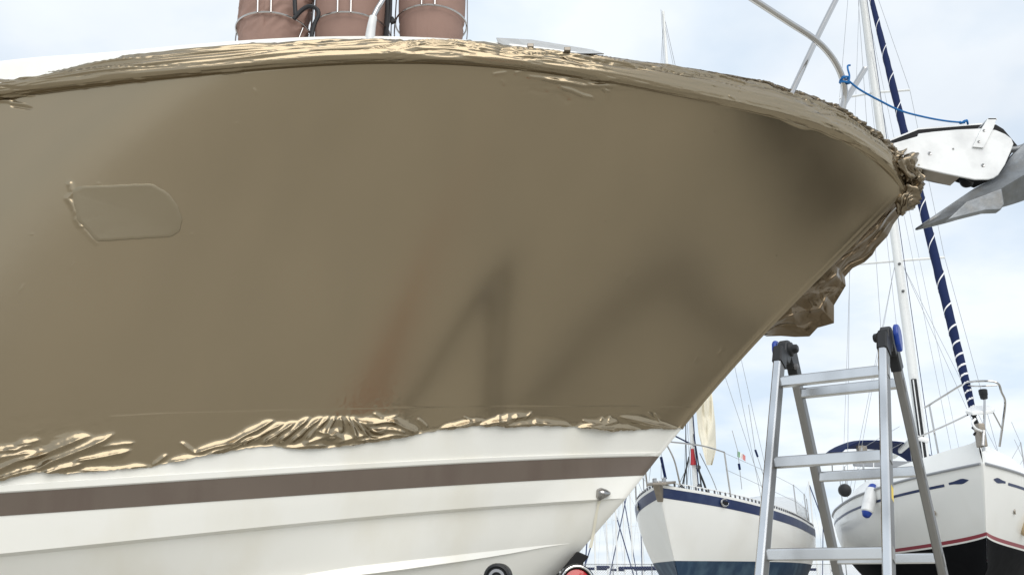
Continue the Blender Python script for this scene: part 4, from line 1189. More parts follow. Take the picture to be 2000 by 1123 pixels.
# stem head fitting with roller and the hawse eyes
b = MB(); b.plate([(-.10, -.15, zbow - .02), (.22, -.20, zbow + .03), (.32, 0, zbow + .03), (.22, .20, zbow + .03), (-.10, .15, zbow - .02), (-.26, 0, zbow - .03)], (0, 0, .035)); sh = b.build('stem_fitting', M['lead'], yA, local=True, smooth=False, bevel=.008)
b = MB(); b.plate([(-.16, -.05, zbow - .02), (-.05, -.07, zbow + .02), (.06, -.05, zbow - .04), (.13, -.03, zbow - .16), (.09, -.03, zbow - .24), (.03, -.03, zbow - .18)], (0, .09, 0)); b.build('stem_strap', M['lead'], sh, local=True, smooth=False, bevel=.01)
for s_ in (-.10, .10):
    b = MB(); b.box((.05, s_ * .7, zbow + .06), (.09, 0, .01), (0, .010, 0), (.0, 0, .045)); b.build('cheek', M['inox'], sh, local=True, smooth=False, bevel=.01)
for sgn in (1, -1):
    s_ = 1.05; x, y, z = A_.pt(np.array([s_]), np.array([float(A_.zs(np.array([s_]))[0]) - .105])); x, y, z = float(x[0]), sgn * float(y[0] + .006), float(z[0])
    t = np.linspace(0, 2 * math.pi, 25)
    b = MB(); b.tube([(x + .095 * math.cos(a), y + sgn * (.004) - sgn * .05 * math.cos(a) * -.55, z + .05 * math.sin(a)) for a in t], .014, 8, cap=False); hw = b.build('hawse_eye', M['inox'], yA, local=True)
    b = MB(); b.box((x, y, z), (.07, sgn * .035, 0), (0, .003, 0), (0, 0, .03)); b.build('opening', M['rubber'], hw, local=True, smooth=False)
# mast and rigging
mx_ = 2.05; mz = cz(mx_) + .08; mtop = 12.05
tubeL('mast', [(mx_, 0, mz - .2), (mx_ + .01, 0, mtop)], [.050, .028], M['mast'], yA, 12)
for (nm, a, b_, r_) in (('forestay', (.15, 0, zbow + .1), (mx_, 0, mtop), .007), ('backstay', (9.1, 0, cz(9.1)), (mx_, 0, mtop), .007)):
    tubeL(nm, [a, b_], r_, M['wire'], yA, 5)
for sgn in (1, -1):
    tubeL('shroud', [(mx_ + .25, sgn * 1.0, cz(mx_) + .02), (mx_ + .02, sgn * .52, mz + 4.6), (mx_, 0, mtop - .15)], .0065, M['wire'], yA, 5)
    tubeL('lower_shroud', [(mx_ + .5, sgn * 1.05, cz(mx_ + .5)), (mx_, sgn * .05, mz + 4.4)], .0065, M['wire'], yA, 5)
    tubeL('spreader', [(mx_, 0, mz + 4.6), (mx_ + .02, sgn * .52, mz + 4.6)], .02, M['mast'], yA, 6)
tubeL('halyard', [(mx_ - .10, .05, mz - .1), (mx_ - .07, .02, mtop)], .007, M['wire'], yA, 5)
tubeL('halyard', [(mx_ - .13, -.08, mz - .1), (mx_ - .07, -.02, mz + 5)], .009, M['navy_cloth'], yA, 5)
tubeL('halyard', [(mx_ + .2, .22, mz), (mx_ + .06, .03, mz + 3)], .008, M['black'], yA, 5)
tubeL('halyard', [(mx_ + .3, .30, mz), (mx_ + .06, .05, mz + 2)], .008, M['wire'], yA, 5)
for k_, (dx_, dy_, hh_, rr_) in enumerate(((-.22, -.16, 1.1, .012), (-.30, .10, .9, .009), (.12, .34, .75, .014), (.28, -.34, .8, .012), (.05, -.20, .55, .018), (.2, .5, .6, .011))):
    tubeL('control_line', [(mx_ + dx_, dy_, mz - .06), (mx_ + dx_ * .7 + .02, dy_ * .7, mz + hh_ * .45), (mx_ + dx_ * .25, dy_ * .25, mz + hh_)], rr_, M['black'] if k_ % 2 == 0 else M['wire'], yA, 6, 10)
for dy_ in (-.28, .18, .42):
    b = MB(); b.lathe((mx_ + .15, dy_, mz - .06), (0, 0, 1), [(0, .05), (.03, .06), (.06, .035), (.10, .04), (.12, .02)], 10); b.build('deck_block', M['steel_dark'], yA, local=True)
b = MB(); b.tube(spline([(mx_ - .16, .2, mz + .02), (mx_ - .2, .28, mz + .16), (mx_ - .12, .2, mz + .26), (mx_ - .08, .1, mz + .10), (mx_ - .18, .16, mz + .0)], 30), .014, 6); b.build('rope_coil', M['black'], yA, local=True)
b = MB(); b.tube([(mx_ - .06, .0, mz + .60), (mx_ - .06, 0, mz + .86)], [.05, .025], 10); b.build('red_lashing', M['red_cloth'], yA, local=True)
for z_ in (.25, .55): 
    b = MB(); b.lathe((mx_ - .09, -.06, mz + z_), (-.3, -1, 0), [(0, .03), (.03, .04), (.06, .03)], 10); b.build('winch', M['steel_dark'], yA, local=True)
# the cream sail hanging on the mast
U, Vv = np.meshgrid(np.linspace(0, 1, 60), np.linspace(0, 1, 34), indexing='ij')
lx = np.interp(U[:, 0], [0, .35, .7, 1], [1362, 1357, 1364, 1380]); rx = np.interp(U[:, 0], [0, .3, .6, .85, 1], [1380, 1390, 1397, 1399, 1391]); yy = 700 + 208 * U
pxx = lx[:, None] * (1 - Vv) + rx[:, None] * Vv
Ysl = 15.15 + .25 * Vv + .09 * ridged(Vv * 2.4 + U * 1.4, U * 2.2, 5, 2) + .05 * np.sin(U * 11 + Vv * 5)
big_grid('hanging_sail', at(pxx, yy, Ysl), M['sail'], yA)
# pulpit and guard wires
for sgn in (1, -1):
    tubeL('pulpit_leg', [(.25, sgn * .25, zbow), (.12, sgn * .22, zbow + .35), (.05, sgn * .12, zbow + .62)], .013, M['inox'], yA, 8, 12)
    tubeL('pulpit_leg', [(1.2, sgn * .75, zbow - .1), (1.15, sgn * .72, zbow + .55)], .013, M['inox'], yA, 8)
    tubeL('pulpit_rail', [(1.15, sgn * .72, zbow + .55), (.6, sgn * .5, zbow + .60), (.05, sgn * .12, zbow + .62)], .013, M['inox'], yA, 8, 14)
    for s_ in (2.6, 4.3, 6.0, 7.6):
        z = cz(s_); y = float(A_.b(np.array([s_]))[0]) - .08
        tubeL('stanchion', [(s_, sgn * y, z), (s_, sgn * y * .99, z + .62)], .012, M['inox'], yA, 8)
    for hgt in (.32, .60):
        tubeL('guard_wire', [(1.15, sgn * .72, zbow + hgt * .9)] + [(s_, sgn * (float(A_.b(np.array([s_]))[0]) - .08), cz(s_) + hgt) for s_ in (2.6, 4.3, 6.0, 7.6)], .006, M['wire'], yA, 5)
tubeW('rolled_line', [at(1320, 852, 14.0), at(1356, 870, 15.1)], .012, M['navy_cloth'], yA, 6)
tubeW('stay_cover', [at(1291, 892, 13.7), at(1300, 935, 13.7)], .022, M['navy_cloth'], yA, 6)
# small flag in three colours on the shroud
fl = MB()
def flag(parent, px0, py0, w, hgt, Y, cols):
    n = len(cols)
    first = None
    for i, c in enumerate(cols):
        U, Vv = np.meshgrid(np.linspace(i / n, (i + 1) / n, 6), np.linspace(0, 1, 6), indexing='ij')
        X = px0 + w * U; Yp = py0 + hgt * Vv + hgt * .8 * U ** 1.5
        G = at(X, Yp, Y + .03 * np.sin(U * 9 + Vv * 2))
        big_grid('flag_panel', G, M[c], parent)
tubeW('flag_halyard', [at(1430, 840, 15.0), at(1441, 880, 15.0), at(1449, 955, 15.0)], .006, M['wire'], yA, 5)
flag(yA, 1440, 881, 16, 11, 15.0, ['green', 'white_cloth', 'flag_red'])
tubeW('turnbuckle', [at(1443, 905, 15.0), at(1445, 917, 15.0)], .02, M['navy_cloth'], yA, 6)
tubeW('turnbuckle', [at(1475, 878, 15.4), at(1480, 892, 15.4)], .018, M['navy_cloth'], yA, 6)
tubeW('side_stay', [at(1462, 790, 15.4), at(1475, 878, 15.4), at(1492, 930, 15.4)], .006, M['wire'], yA, 5)

# --- yacht with the striped furled genoa (beyond the ladder)
p_ = at(1920, 905, 13.6)
yB = empty('sailing_yacht', (p_[0], p_[1], 0), R(90 - 15), 'white sailing yacht ashore with navy furled headsail, black bottom and thin red line', 'sailing yacht')
zbB = float(p_[2])
B_ = Yacht(10.8, smooth_lin([(0, 0), (.5, .40), (1.2, .86), (2.4, 1.36), (3.6, 1.62), (5.2, 1.74), (7.5, 1.66), (9.6, 1.45), (10.8, 1.25)]),
           smooth_lin([(0, zbB), (1.5, zbB - .10), (3, zbB - .19), (5, zbB - .27), (8, zbB - .26), (10.8, zbB - .18)]),
           smooth_lin([(0, 1.75), (1, 1.45), (3, 1.12), (5.5, 1.02), (8, 1.3), (10.8, 2.0)]), 0.75, k=2.0)
zw = lambda S: 2.175 - 0.26 * (1 - np.exp(-S / 2.2))
B_.band('hull', lambda S: B_.zs(S), lambda S: zw(S) + .075, 16, M['yacht_white'], yB)
B_.band('white_line', lambda S: zw(S) + .075, lambda S: zw(S) + .055, 2, M['red_line'], yB, .002, end=False)
B_.band('boot_top', lambda S: zw(S) + .055, lambda S: zw(S) + .025, 2, M['red_line'], yB, .003, end=False)
B_.band('white_stripe', lambda S: zw(S) + .025, lambda S: zw(S), 2, M['yacht_white'], yB, .003, end=False)
B_.band('antifouling', lambda S: zw(S), lambda S: B_.zb(S), 14, M['black_bottom'], yB, .003)
# raised bulwark above the rubbing strake
dB = B_.rows(lambda S: B_.zs(S), lambda S: B_.zs(S), 2)[0]
bh = np.interp(dB[:, 0], [0, 1, 3, 6, 10.8], [.34, .33, .28, .16, .10])
inner_ = dB.copy(); inner_[:, 1] = np.maximum(dB[:, 1] - .05 - .16 * np.clip(dB[:, 0], 0, 1), 0); inner_[:, 2] += bh
inner_[:, 0] += .10 * np.exp(-dB[:, 0])
for sgn in (1, -1):
    a = dB.copy(); c = inner_.copy(); a[:, 1] *= sgn; c[:, 1] *= sgn
    b = MB(); b.grid(np.array([a, a * .5 + c * .5 + V3((0, sgn * .012, 0)), c])); b.build('bulwark', M['yacht_white'], yB, local=True)
    st_ = a.copy(); st_[:, 1] += sgn * .012; b = MB(); b.tube(st_[1:], .022, 6); b.build('rubbing_strake', M['grey_house'], yB, local=True)
c0_ = inner_.copy(); cm = inner_.copy(); cm[:, 1] *= -1; cc_ = inner_.copy(); cc_[:, 1] = 0; cc_[:, 2] += .04
b = MB(); b.grid(np.array([c0_, cc_, cm])); b.build('deck', M['yacht_white'], yB, local=True)
kb = MB(); kb.plate([(4.2, -.10, 1.1), (6.6, -.10, 1.1), (6.3, -.10, .02), (4.8, -.10, .02)], (0, .2, 0)); kb.build('keel', M['black_bottom'], yB, local=True, smooth=False, bevel=.03)
# cove line with its arrow head
for sgn in (1, -1):
    rows = []
    ss = np.linspace(.62, 8.5, 60)
    zz0 = B_.zs(ss) - .20
    for o in (.02, -.02):
        x, y, z = B_.pt(ss, zz0 + o); rows.append(np.stack([x, sgn * (y + .005), z], -1))
    b = MB(); b.grid(np.array(rows)); b.build('cove_line', M['navy'], yB, local=True)
    ss = np.linspace(.22, .54, 9); wv = np.array([.004, .02, .034, .038, .032, .026, .02, .018, .016]); rows = []
    for o in (1, -1):
        x, y, z = B_.pt(ss, B_.zs(ss) - .19 + o * wv); rows.append(np.stack([x, sgn * (y + .005), z], -1))
    b = MB(); b.grid(np.array(rows)); b.build('arrow_head', M['navy'], yB, local=True)
    x, y, z = B_.pt(np.array([.95]), np.array([zbB - .62])); b = MB(); b.lathe((x[0], sgn * y[0], z[0]), (-.3, sgn, 0), [(0, .045), (.012, .042), (.016, .03), (.004, .026), (.004, 0)], 14); b.build('skin_fitting', M['lead'], yB, local=True)
czB = lambda s: float(B_.zs(np.array(s))) + float(np.interp(s, [0, 1, 3, 6, 10.8], [.34, .33, .28, .16, .10]))
# mast
mxB = 5.0; mtB = 16.6
b = MB(); b.tube([(mxB, 0, czB(mxB) - .1), (mxB, 0, mtB)], [.098, .085], 16); b.build('mast', M['mast'], yB, local=True)
lm = MB(); lm.tube([(mxB - .10, .02, czB(5) + .1), (mxB - .115, .02, czB(5) + 2.3)], .055, 10); pole = lm.build('spinnaker_pole', M['plastic'], yB, local=True)
for o_ in (-.035, .04):
    b = MB(); b.tube([(mxB - .165, o_, czB(5) + .1), (mxB - .17, o_, czB(5) + 2.28)], .012, 6); b.build('track', M['poly'], pole, local=True)
b = MB(); b.tube([(mxB - .16, -.09, czB(5) + 1.05), (mxB - .18, .12, czB(5) + 1.12)], .05, 8); b.build('sail_tie', M['white_tape'], yB, local=True)
for (dz_) in (7.3, 7.9, 10.1):
    b = MB(); b.lathe((mxB - .09, 0.0, dz_), (-1, -.3, 0), [(0, .03), (.03, .028), (.05, .01)], 10); b.build('mast_light', M['steel_dark'], yB, local=True)
for sgn in (1, -1):
    for zsp, wsp in ((8.0, .95), (12.0, .75)):
        tubeL('spreader', [(mxB, 0, zsp), (mxB + .2, sgn * wsp, zsp + .06)], .025, M['mast'], yB, 6)
    tubeL('shroud', [(mxB + .3, sgn * 1.5, czB(5)), (mxB + .2, sgn * .95, 8.06), (mxB + .2, sgn * .75, 12.06), (mxB, 0, mtB - .2)], .008, M['wire'], yB, 5)
    tubeL('lower_shroud', [(mxB + .5, sgn * 1.48, czB(5.4)), (mxB, sgn * .08, 7.9)], .007, M['wire'], yB, 5)
    tubeL('lower_shroud', [(mxB - .5, sgn * 1.45, czB(4.6)), (mxB, sgn * .08, 7.9)], .007, M['wire'], yB, 5)
    tubeL('runner', [(mxB + 3.5, sgn * 1.4, czB(8.5)), (mxB, 0, mtB - 1.5)], .006, M['wire'], yB, 5)
tubeL('backstay', [(10.7, 0, czB(10.7)), (mxB, 0, mtB)], .008, M['wire'], yB, 5)
tubeL('halyard', [(mxB - .35, .3, czB(4.6)), (mxB - .1, .05, mtB)], .007, M['wire'], yB, 5)
tubeL('halyard', [(mxB - .18, -.12, czB(4.8)), (mxB - .1, -.05, mtB)], .007, M['navy_cloth'], yB, 5)
tubeL('topping_lift', [(1.6, 0.1, czB(1.5)), (mxB - .1, 0, 13.0)], .006, M['wire'], yB, 5)
tubeL('boom', [(mxB + .1, 0, czB(5) + 1.25), (9.4, 0, czB(9) + 1.35)], .07, M['mast'], yB, 10)
# furled headsail: navy roll with a spiral white edge
f0 = V3((.12, 0, 3.92)); f1 = V3((mxB - .08, 0, mtB - .35))
n_ = 160
tt = np.linspace(0, 1, n_)
ctr_ = f0 + (f1 - f0) * tt[:, None]
rad_ = np.interp(tt, [0, .03, .08, .2, .6, .95, 1], [.042, .056, .068, .076, .066, .04, .025]) + .004 * np.array([vn(t * 60, 0.0, 3) for t in tt])
b = MB(); b.tube(ctr_, rad_, 14); gen = b.build('furled_headsail', M['navy_cloth'], yB, local=True)
ax_ = (f1 - f0); Lf = np.linalg.norm(ax_); ax_ /= Lf
xx = np.cross(ax_, V3((0, 1, 0))); xx /= np.linalg.norm(xx); yy_ = np.cross(ax_, xx)
pitch_at = lambda t: np.interp(t, [0, .05, .10, .16, .22, 1], [.13, .15, .26, .52, .85, .95])
ph = 0.0; edge = []; t = 0.0
while t < .97:
    r0 = np.interp(t, tt, rad_) + .004
    edge.append((t, ph, r0)); dt = .02 / Lf; ph += 2 * math.pi * .02 / pitch_at(t); t += dt
rows = []
for o in (-1, 0, 1):
    rows.append([f0 + ax_ * (t * Lf + o * .017) + (r0 + (.002 if o == 0 else 0)) * (math.cos(ph) * xx + math.sin(ph) * yy_) for t, ph, r0 in edge])
b = MB(); b.grid(np.array(rows)); b.build('sail_edge', M['white_tape'], gen, local=True)
b = MB(); b.lathe(f0 - ax_ * .34, ax_, [(0, .05), (.03, .075), (.05, .05), (.10, .045), (.14, .075), (.17, .05), (.30, .03), (.36, .03)], 14); b.build('furling_drum', M['plastic'], yB, local=True)
tubeL('forestay', [f0 - ax_ * .6, f0], .01, M['wire'], yB, 5)
tubeL('forestay', [f1, f1 + ax_ * .4], .01, M['wire'], yB, 5)
# pulpit, light, seat
tubeW('pulpit_rail', [at(1806, 796, 15.0), at(1845, 772, 14.5), at(1884, 749, 13.9), at(1915, 744, 13.6), (at(1947, 747, 13.5)), at(1956, 766, 13.6), at(1963, 786, 13.8), at(1958, 830, 13.9), at(1952, 872, 14.0)], .017, M['inox'], yB, 8, 60)
tubeW('pulpit_rail', [at(1790, 855, 15.2), at(1850, 829, 14.4), at(1890, 810, 13.8)], .014, M['inox'], yB, 8, 20)
tubeW('pulpit_rail', [at(1885, 753, 13.9), at(1915, 754, 13.6), at(1948, 752, 13.5)], .012, M['inox'], yB, 8, 20)
tubeW('pulpit_leg', [at(1815, 791, 14.9), at(1833, 887, 14.9)], .016, M['inox'], yB, 8)
tubeW('pulpit_leg', [at(1940, 806, 13.6), at(1958, 840, 13.9)], .012, M['inox'], yB, 8)
tubeW('light_post', [at(1923, 770, 13.5), at(1922, 880, 13.5)], .018, M['inox'], yB, 8)
b = MB(); c_ = at(1921, 772, 13.5); b.lathe(c_, (0, 0, 1), [(-.06, .03), (-.05, .05), (.0, .055), (.01, .06), (.08, .062), (.09, .05)], 16); b.build('bow_light', M['plastic'], yB)
b = MB(); b.plate([at(1886, 808, 13.62), at(1897, 799, 13.75), at(1930, 797, 13.75), at(1944, 803, 13.62), at(1938, 808, 13.5), at(1900, 811, 13.5)], (0, 0, .05)); b.build('pulpit_seat', M['poly'], yB, smooth=False, bevel=.01)
b = MB(); b.box(at(1915, 850, 13.55), (.05, 0, 0), (0, .08, 0), (0, 0, .17)); b.build('stem_roller', M['lead'], yB, smooth=False, bevel=.015)
b = MB(); b.tube(pxs([(1905, 818, 13.5), (1899, 825, 13.45), (1905, 836, 13.42), (1918, 842, 13.42)], 13.5, 20), .018, 8); b.build('mooring_loop', M['poly'], yB)
b = MB(); b.tube([at(1922, 840, 13.42), at(1920, 870, 13.40)], .022, 8); b.build('anchor_shackle', M['inox'], yB)
# guard wires and stanchions
for sgn in (1, -1):
    for s_ in (3.2, 5.0, 6.8):
        y = float(np.interp(s_, inner_[:, 0], inner_[:, 1])); tubeL('stanchion', [(s_, sgn * y, czB(s_)), (s_, sgn * y, czB(s_) + .62)], .012, M['inox'], yB, 8)
    for hh in (.32, .60):
        tubeL('guard_wire', [(1.6, sgn * .85, czB(1.5) + hh)] + [(s_, sgn * float(np.interp(s_, inner_[:, 0], inner_[:, 1])), czB(s_) + hh) for s_ in (3.2, 5.0, 6.8)], .006, M['wire'], yB, 5)
# coachroof and navy spray hood
b = MB(); prof = []
for (x, hw, hh) in ((3.2, .4, .03), (3.8, .75, .20), (5.2, .95, .36), (7.0, 1.0, .42)):
    z = czB(x); prof.append([(x, -hw - .1, z), (x, -hw, z + hh * .8), (x, -hw * .5, z + hh + .03), (x, 0, z + hh + .06), (x, hw * .5, z + hh + .03), (x, hw, z + hh * .8), (x, hw + .1, z)])
b.grid(np.array(prof)); b.f.append(tuple(range(7))); b.f.append(tuple(range(21, 28))); b.build('coachroof', M['yacht_white'], yB, local=True, angle=30)
hc = at(1730, 868, 21.0)
def hood(name, cxp, w, yp, Y, depth, rise, m):
    b = MB(); prof = []
    for (k, sc_) in ((0, .94), (.35, 1.0), (.7, 1.0), (1, .96)):
        row = []
        for t in np.linspace(-1, 1, 17):
            P = at(cxp, yp, Y) + V3((w * t * sc_ * .965, depth * k + .26 * w * t, rise * (1 - abs(t) ** 3.2) + (.06 if 0 < k < 1 else 0)))
            row.append(P)
        prof.append(row)
    G = np.array(prof); Gu = G[::-1] - V3((0, 0, .03))
    b.grid(np.concatenate([G, Gu, G[:1]], 0)); return b.build(name, m, yB)
hood('spray_hood', 1732, 1.24, 887, 20.2, 1.2, .30, M['navy_cloth'])
b = MB(); q0 = at(1700, 905, 19.6); b.box(q0 + V3((.45, .1, 0)), (.85, .22, 0), (-.01, .04, 0), (0, 0, .07)); b.build('windscreen', M['grey_house'], yB, smooth=False, bevel=.02)
for px_ in (1624, 1684, 1838):
    tubeW('hood_bow', [at(px_, 886 if px_ != 1684 else 868, 20.25), at(px_ + 2, 925, 20.3)], .014, M['inox'], yB, 6)
b = MB(); b.box(at(1684, 885, 20.1), (.10, .03, 0), (-.01, .05, 0), (0, 0, .16)); b.build('hood_panel', M['red_cloth'] if False else M['lead'], yB, smooth=False)
b = MB(); b.lathe(at(1650, 957, 17.2), (-.4, -1, 0), [(-.08, .09), (-.06, .115), (.0, .12), (.05, .10), (.07, .05), (.07, 0)], 20); b.build('horseshoe_buoy', M['plastic'], yB)
# mooring fender on its far shoulder
FB = empty('fender', tuple(at(1697, 1010, 16.2)), 0, 'white sausage fender with navy ends hanging on the yacht behind the ladder', 'fender')
q0, q1 = at(1691, 1010, 16.1), at(1706, 945, 16.2)
axf = q1 - q0; Lq = np.linalg.norm(axf); axf /= Lq
b = MB(); b.lathe(q0 + axf * .09, axf, [(0, .085), (.02, .105), (Lq - .20, .105), (Lq - .18, .085)], 20); b.build('body', M['poly'], FB)
b = MB(); b.lathe(q0, axf, [(0, .03), (.02, .06), (.09, .087), (.10, .087)], 18); b.build('end_cap', M['blue_plastic'], FB)
b = MB(); b.lathe(q0, axf, [(Lq - .10, .087), (Lq - .09, .087), (Lq - .02, .06), (Lq, .03)], 18); b.build('end_cap', M['blue_plastic'], FB)
b = MB(); b.tube([q1, q1 + V3((.1, .1, .5))], .008, 6); b.build('lanyard', M['white_tape'], FB)
FT = empty('fender', tuple(at(1999, 1045, 15.0)), 0, 'tan fender with dark top hanging off the bow of the black bottomed yacht', 'fender')
q0, q1 = at(2003, 1047, 15.0), at(2003, 966, 15.0); axf = q1 - q0; Lq = np.linalg.norm(axf); axf /= Lq
b = MB(); b.lathe(q0, axf, [(0, .02), (.03, .07), (.10, .105), (.18, .115), (Lq - .16, .115)], 20); b.build('body', M['tan'], FT)
b = MB(); b.lathe(q0, axf, [(Lq - .16, .117), (Lq - .07, .112), (Lq - .02, .07), (Lq, .03)], 18); b.build('end_cap', M['plastic'], FT)
b = MB(); b.tube([q1, at(1975, 900, 15.0)], .008, 6); b.build('lanyard', M['wire'], FT)

# --- unseen yacht added off to the side: its grey bottom dims the film's reflection
yC = empty('sailing_yacht', (12.6, 5.4, 0), R(-90 + 6), 'white yacht with grey bottom, mirrored as a dim patch in the film near the bow', 'sailing yacht')
C_ = Yacht(9.6, smooth_lin([(0, 0), (.5, .42), (1.2, .86), (2.4, 1.3), (3.6, 1.5), (5.2, 1.6), (7.5, 1.45), (9.6, 1.1)]), smooth_lin([(0, 3.2), (3, 3.0), (6, 2.9), (9.6, 3.0)]), smooth_lin([(0, 1.6), (1, 1.2), (3, .8), (5.5, .75), (8, 1.1), (9.6, 1.7)]), 0.8)
C_.band('hull', lambda S: C_.zs(S), lambda S: 0 * S + 1.95, 12, M['yacht_white'], yC)
C_.band('antifouling', lambda S: 0 * S + 1.95, lambda S: C_.zb(S), 12, M['grey_bottom'], yC, .003)
dC = C_.rows(lambda S: C_.zs(S), lambda S: C_.zs(S), 2)[0]; dCm = dC.copy(); dCm[:, 1] *= -1; cC = dC.copy(); cC[:, 1] = 0; cC[:, 2] += .05
b = MB(); b.grid(np.array([dC, cC, dCm])); b.build('deck', M['yacht_white'], yC, local=True)
kb = MB(); kb.plate([(3.6, -.10, .9), (6.0, -.10, .9), (5.7, -.10, .02), (4.2, -.10, .02)], (0, .2, 0)); kb.build('keel', M['black_bottom'], yC, local=True, smooth=False, bevel=.03)
tubeL('mast', [(4.0, 0, 2.9), (4.0, 0, 14.0)], .08, M['mast'], yC, 10)
# --- unseen cone, added to give the orange smear reflected in the film
CX, CY = 3.25, -1.45
cone = empty('traffic_cone', (CX, CY, 0), 0, 'orange traffic cone mirrored as a soft orange smear low in the bronze film', 'traffic cone')
b = MB(); b.box((CX, CY, .02), (.33, 0, 0), (0, .33, 0), (0, 0, .02)); b.build('base', M['orange'], cone, smooth=False, bevel=.01)
b = MB(); b.lathe((CX, CY, .04), (0, 0, 1), [(0, .30), (.05, .28), (.80, .08), (.84, .05)], 24); b.build('body', M['orange'], cone)
# --- unseen hoop, made up and bent to give the dark curved reflection
hoop = empty('tube_hoop', (5, 2.2, 0), 0, 'bent black tube hoop mirrored as a dark curved band in the bronze film', 'tube hoop')
b = MB(); b.tube(spline([(5.0, .95, 0), (5.0, 1.38, .30), (5.0, 1.93, .83), (5.0, 2.60, 1.27), (5.0, 3.05, 1.46), (5.0, 3.36, 1.34), (5.0, 3.44, .9), (5.0, 3.46, 0)], 60), .12, 12); b.build('tube', M['steel_dark'], hoop)
for y_ in (.95, 3.46):
    b = MB(); b.lathe((5.0, y_, 0), (0, 0, 1), [(0, .22), (.03, .22), (.05, .12)], 20); b.build('foot', M['rubber'], hoop)

# ================================================================== FAR MARINA
fence = empty('fence', (8, 62, 0), 0, 'wire mesh fence with thin posts along the far side of the yard', 'fence')
FH = 2.5
for i, x in enumerate(np.arange(1.5, 33, 2.5)):
    b = MB(); b.tube([(x, 62, 0), (x, 62, FH)], .03, 6); b.build('post', M['galv'], fence)
b = MB(); b.tube([(1.5, 62, FH - .02), (31.5, 62, FH - .02)], .022, 6); b.build('top_rail', M['galv'], fence)
b = MB(); step = .16
for x in np.arange(1.5 - FH, 31.5, step):
    for sgn in (1, -1):
        x0, x1 = (x, x + FH - .8) if sgn > 0 else (x + FH - .8, x)
        if min(x0, x1) < 1.5 or max(x0, x1) > 31.5: continue
        b.add([(x0 - .008, 62, .8), (x0 + .008, 62.006, .8), (x1 + .008, 62.006, FH), (x1 - .008, 62, FH)], [(0, 1, 2, 3)])
b.build('wire_mesh', M['galv'], fence, smooth=False, kind='stuff', recalc=False)

def small_yacht(seed, name='moored_yacht'):
    rnd = random.Random(seed)
    Hm = 10.5
    r_ = empty(name, (0, 0, 0), 0, 'x', 'sailing yacht', 'sailing yachts far behind the mesh fence')
    Y_ = Yacht(8.5, smooth_lin([(0, 0), (.8, .6), (2.5, 1.25), (4.5, 1.4), (7, 1.25), (8.5, .9)]), smooth_lin([(0, 1.35), (3, 1.12), (8.5, 1.1)]), smooth_lin([(0, .5), (3, -.1), (8.5, .5)]), .8, ns=24)
    Y_.band('hull', lambda S: Y_.zs(S), lambda S: Y_.zb(S), 8, M['yacht_white'], r_)
    Y_.band('cove_line', lambda S: Y_.zs(S) - .06, lambda S: Y_.zs(S) - .18, 2, M['navy'], r_, .01, end=False)
    d = Y_.rows(lambda S: Y_.zs(S), lambda S: Y_.zs(S), 2)[0]; dm_ = d.copy(); dm_[:, 1] *= -1
    b = MB(); b.grid(np.array([d, dm_])); b.build('deck', M['yacht_white'], r_, local=True)
    b = MB(); prof = []
    for (x, hw, hh) in ((2.4, .3, .05), (3.2, .7, .4), (5.6, .9, .5), (6.2, .9, .1)):
        prof.append([(x, -hw, 1.1), (x, -hw * .9, 1.15 + hh), (x, hw * .9, 1.15 + hh), (x, hw, 1.1)])
    b.grid(np.array(prof)); b.build('coachroof', M['yacht_white'], r_, local=True, smooth=False)
    tubeL('mast', [(3.3, 0, 1.2), (3.3, 0, Hm)], .075, M['mast'], r_, 8)
    tubeL('boom', [(3.4, 0, 2.4), (7.2, 0, 2.45)], .12, M['navy_cloth'], r_, 8)
    tubeL('forestay', [(.1, 0, 1.4), (3.3, 0, Hm - .3)], .05, M['navy'], r_, 6)
    tubeL('backstay', [(8.4, 0, 1.2), (3.3, 0, Hm)], .012, M['wire'], r_, 4)
    for sgn in (1, -1):
        tubeL('shroud', [(3.4, sgn * 1.3, 1.15), (3.3, sgn * .7, 6.2), (3.3, 0, Hm - .2)], .012, M['wire'], r_, 4)
    tubeL('spreader', [(3.3, -.7, 6.2), (3.3, .7, 6.2)], .02, M['mast'], r_, 5)
    return r_
proto = small_yacht(1)
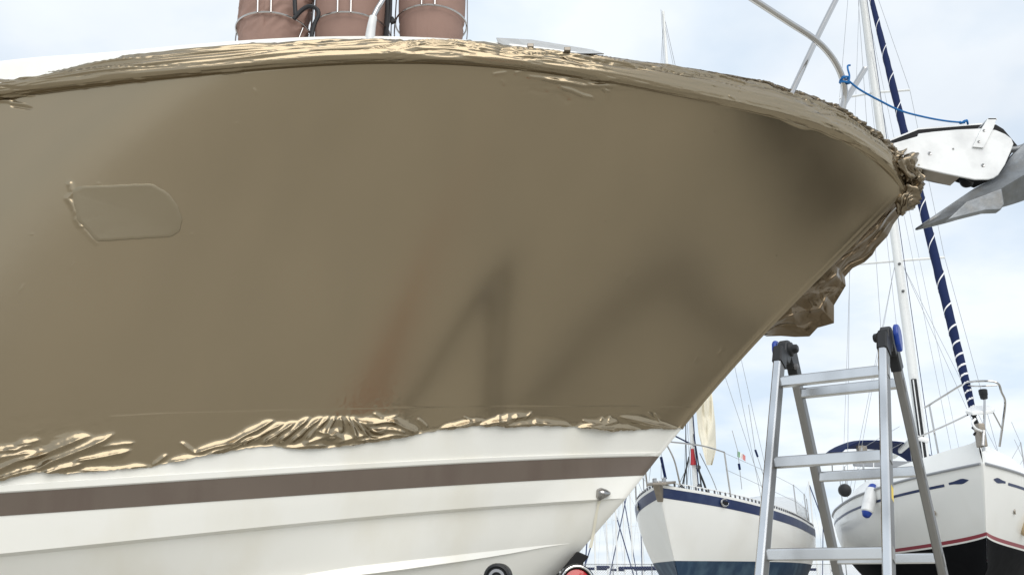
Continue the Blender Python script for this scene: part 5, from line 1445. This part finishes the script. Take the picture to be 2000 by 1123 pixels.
far_list = [(1163, 72, 20, 'with its mast nearest the motor boat stem'), (1187, 84, -40, 'whose mast stands second from the motor boat stem'), (1206, 78, 75, 'whose mast stands third from the motor boat stem'), (1221, 96, -15, 'fourth along from the motor boat stem, quite small'), (1236, 88, 50, 'with its mast just clear of the navy banded bow'), (1256, 100, 10, 'partly hidden by the navy banded bow'), (1596, 90, -30, 'seen between the ladder and the navy banded yacht'), (1622, 105, 35, 'seen between the ladder legs, farther off')]
for i, (px_, Yq, hd, txt) in enumerate(far_list):
    o = proto if i == 0 else copy_tree(proto)
    P = at(px_, 1110, Yq)
    rz = R(90 - hd)
    o.rotation_euler = (0, 0, rz)
    # mast (3.3 m aft of the stem) stands in the direction of its image pixel
    o.location = (P[0] - 3.3 * math.cos(rz), Yq - 3.3 * math.sin(rz), 0)
    o['label'] = 'small white sailing yacht ' + txt
# parked cars behind the fence
def car():
    r_ = empty('parked_car', (0, 0, 0), 0, 'x', 'car', 'cars parked beyond the mesh fence')
    side = [(-2.1, .35), (-2.1, .85), (-1.2, .98), (-.55, 1.45), (.9, 1.48), (1.6, 1.0), (2.1, .9), (2.15, .35)]
    b = MB(); b.plate([(x, -.8, z) for x, z in side], (0, 1.6, 0)); b.build('body', M['yacht_white'], r_, local=True, smooth=False, bevel=.08)
    for sg in (-1, 1):
        b = MB(); b.plate([(x, sg * .805, z) for x, z in ((-1.0, 1.0), (-.5, 1.38), (.85, 1.40), (1.35, 1.02))], (0, sg * .01, 0)); b.build('window', M['plastic'], r_, local=True, smooth=False)
        for x in (-1.3, 1.3):
            b = MB(); b.lathe((x, sg * .66, .32), (0, sg, 0), [(0, .3), (.02, .32), (.16, .32), (.18, .3)], 16); b.build('wheel', M['rubber'], r_, local=True)
    return r_
cp = car()
for i, (px_, Yq, hd, txt) in enumerate([(1170, 66, 10, 'white car parked behind the fence nearest the trailer lamp'), (1248, 67, -12, 'white car parked behind the fence beside the navy bottom')]):
    o = cp if i == 0 else copy_tree(cp)
    P = at(px_, 1110, Yq); o.location = (P[0], Yq, 0); o.rotation_euler = (0, 0, R(hd)); o['label'] = txt
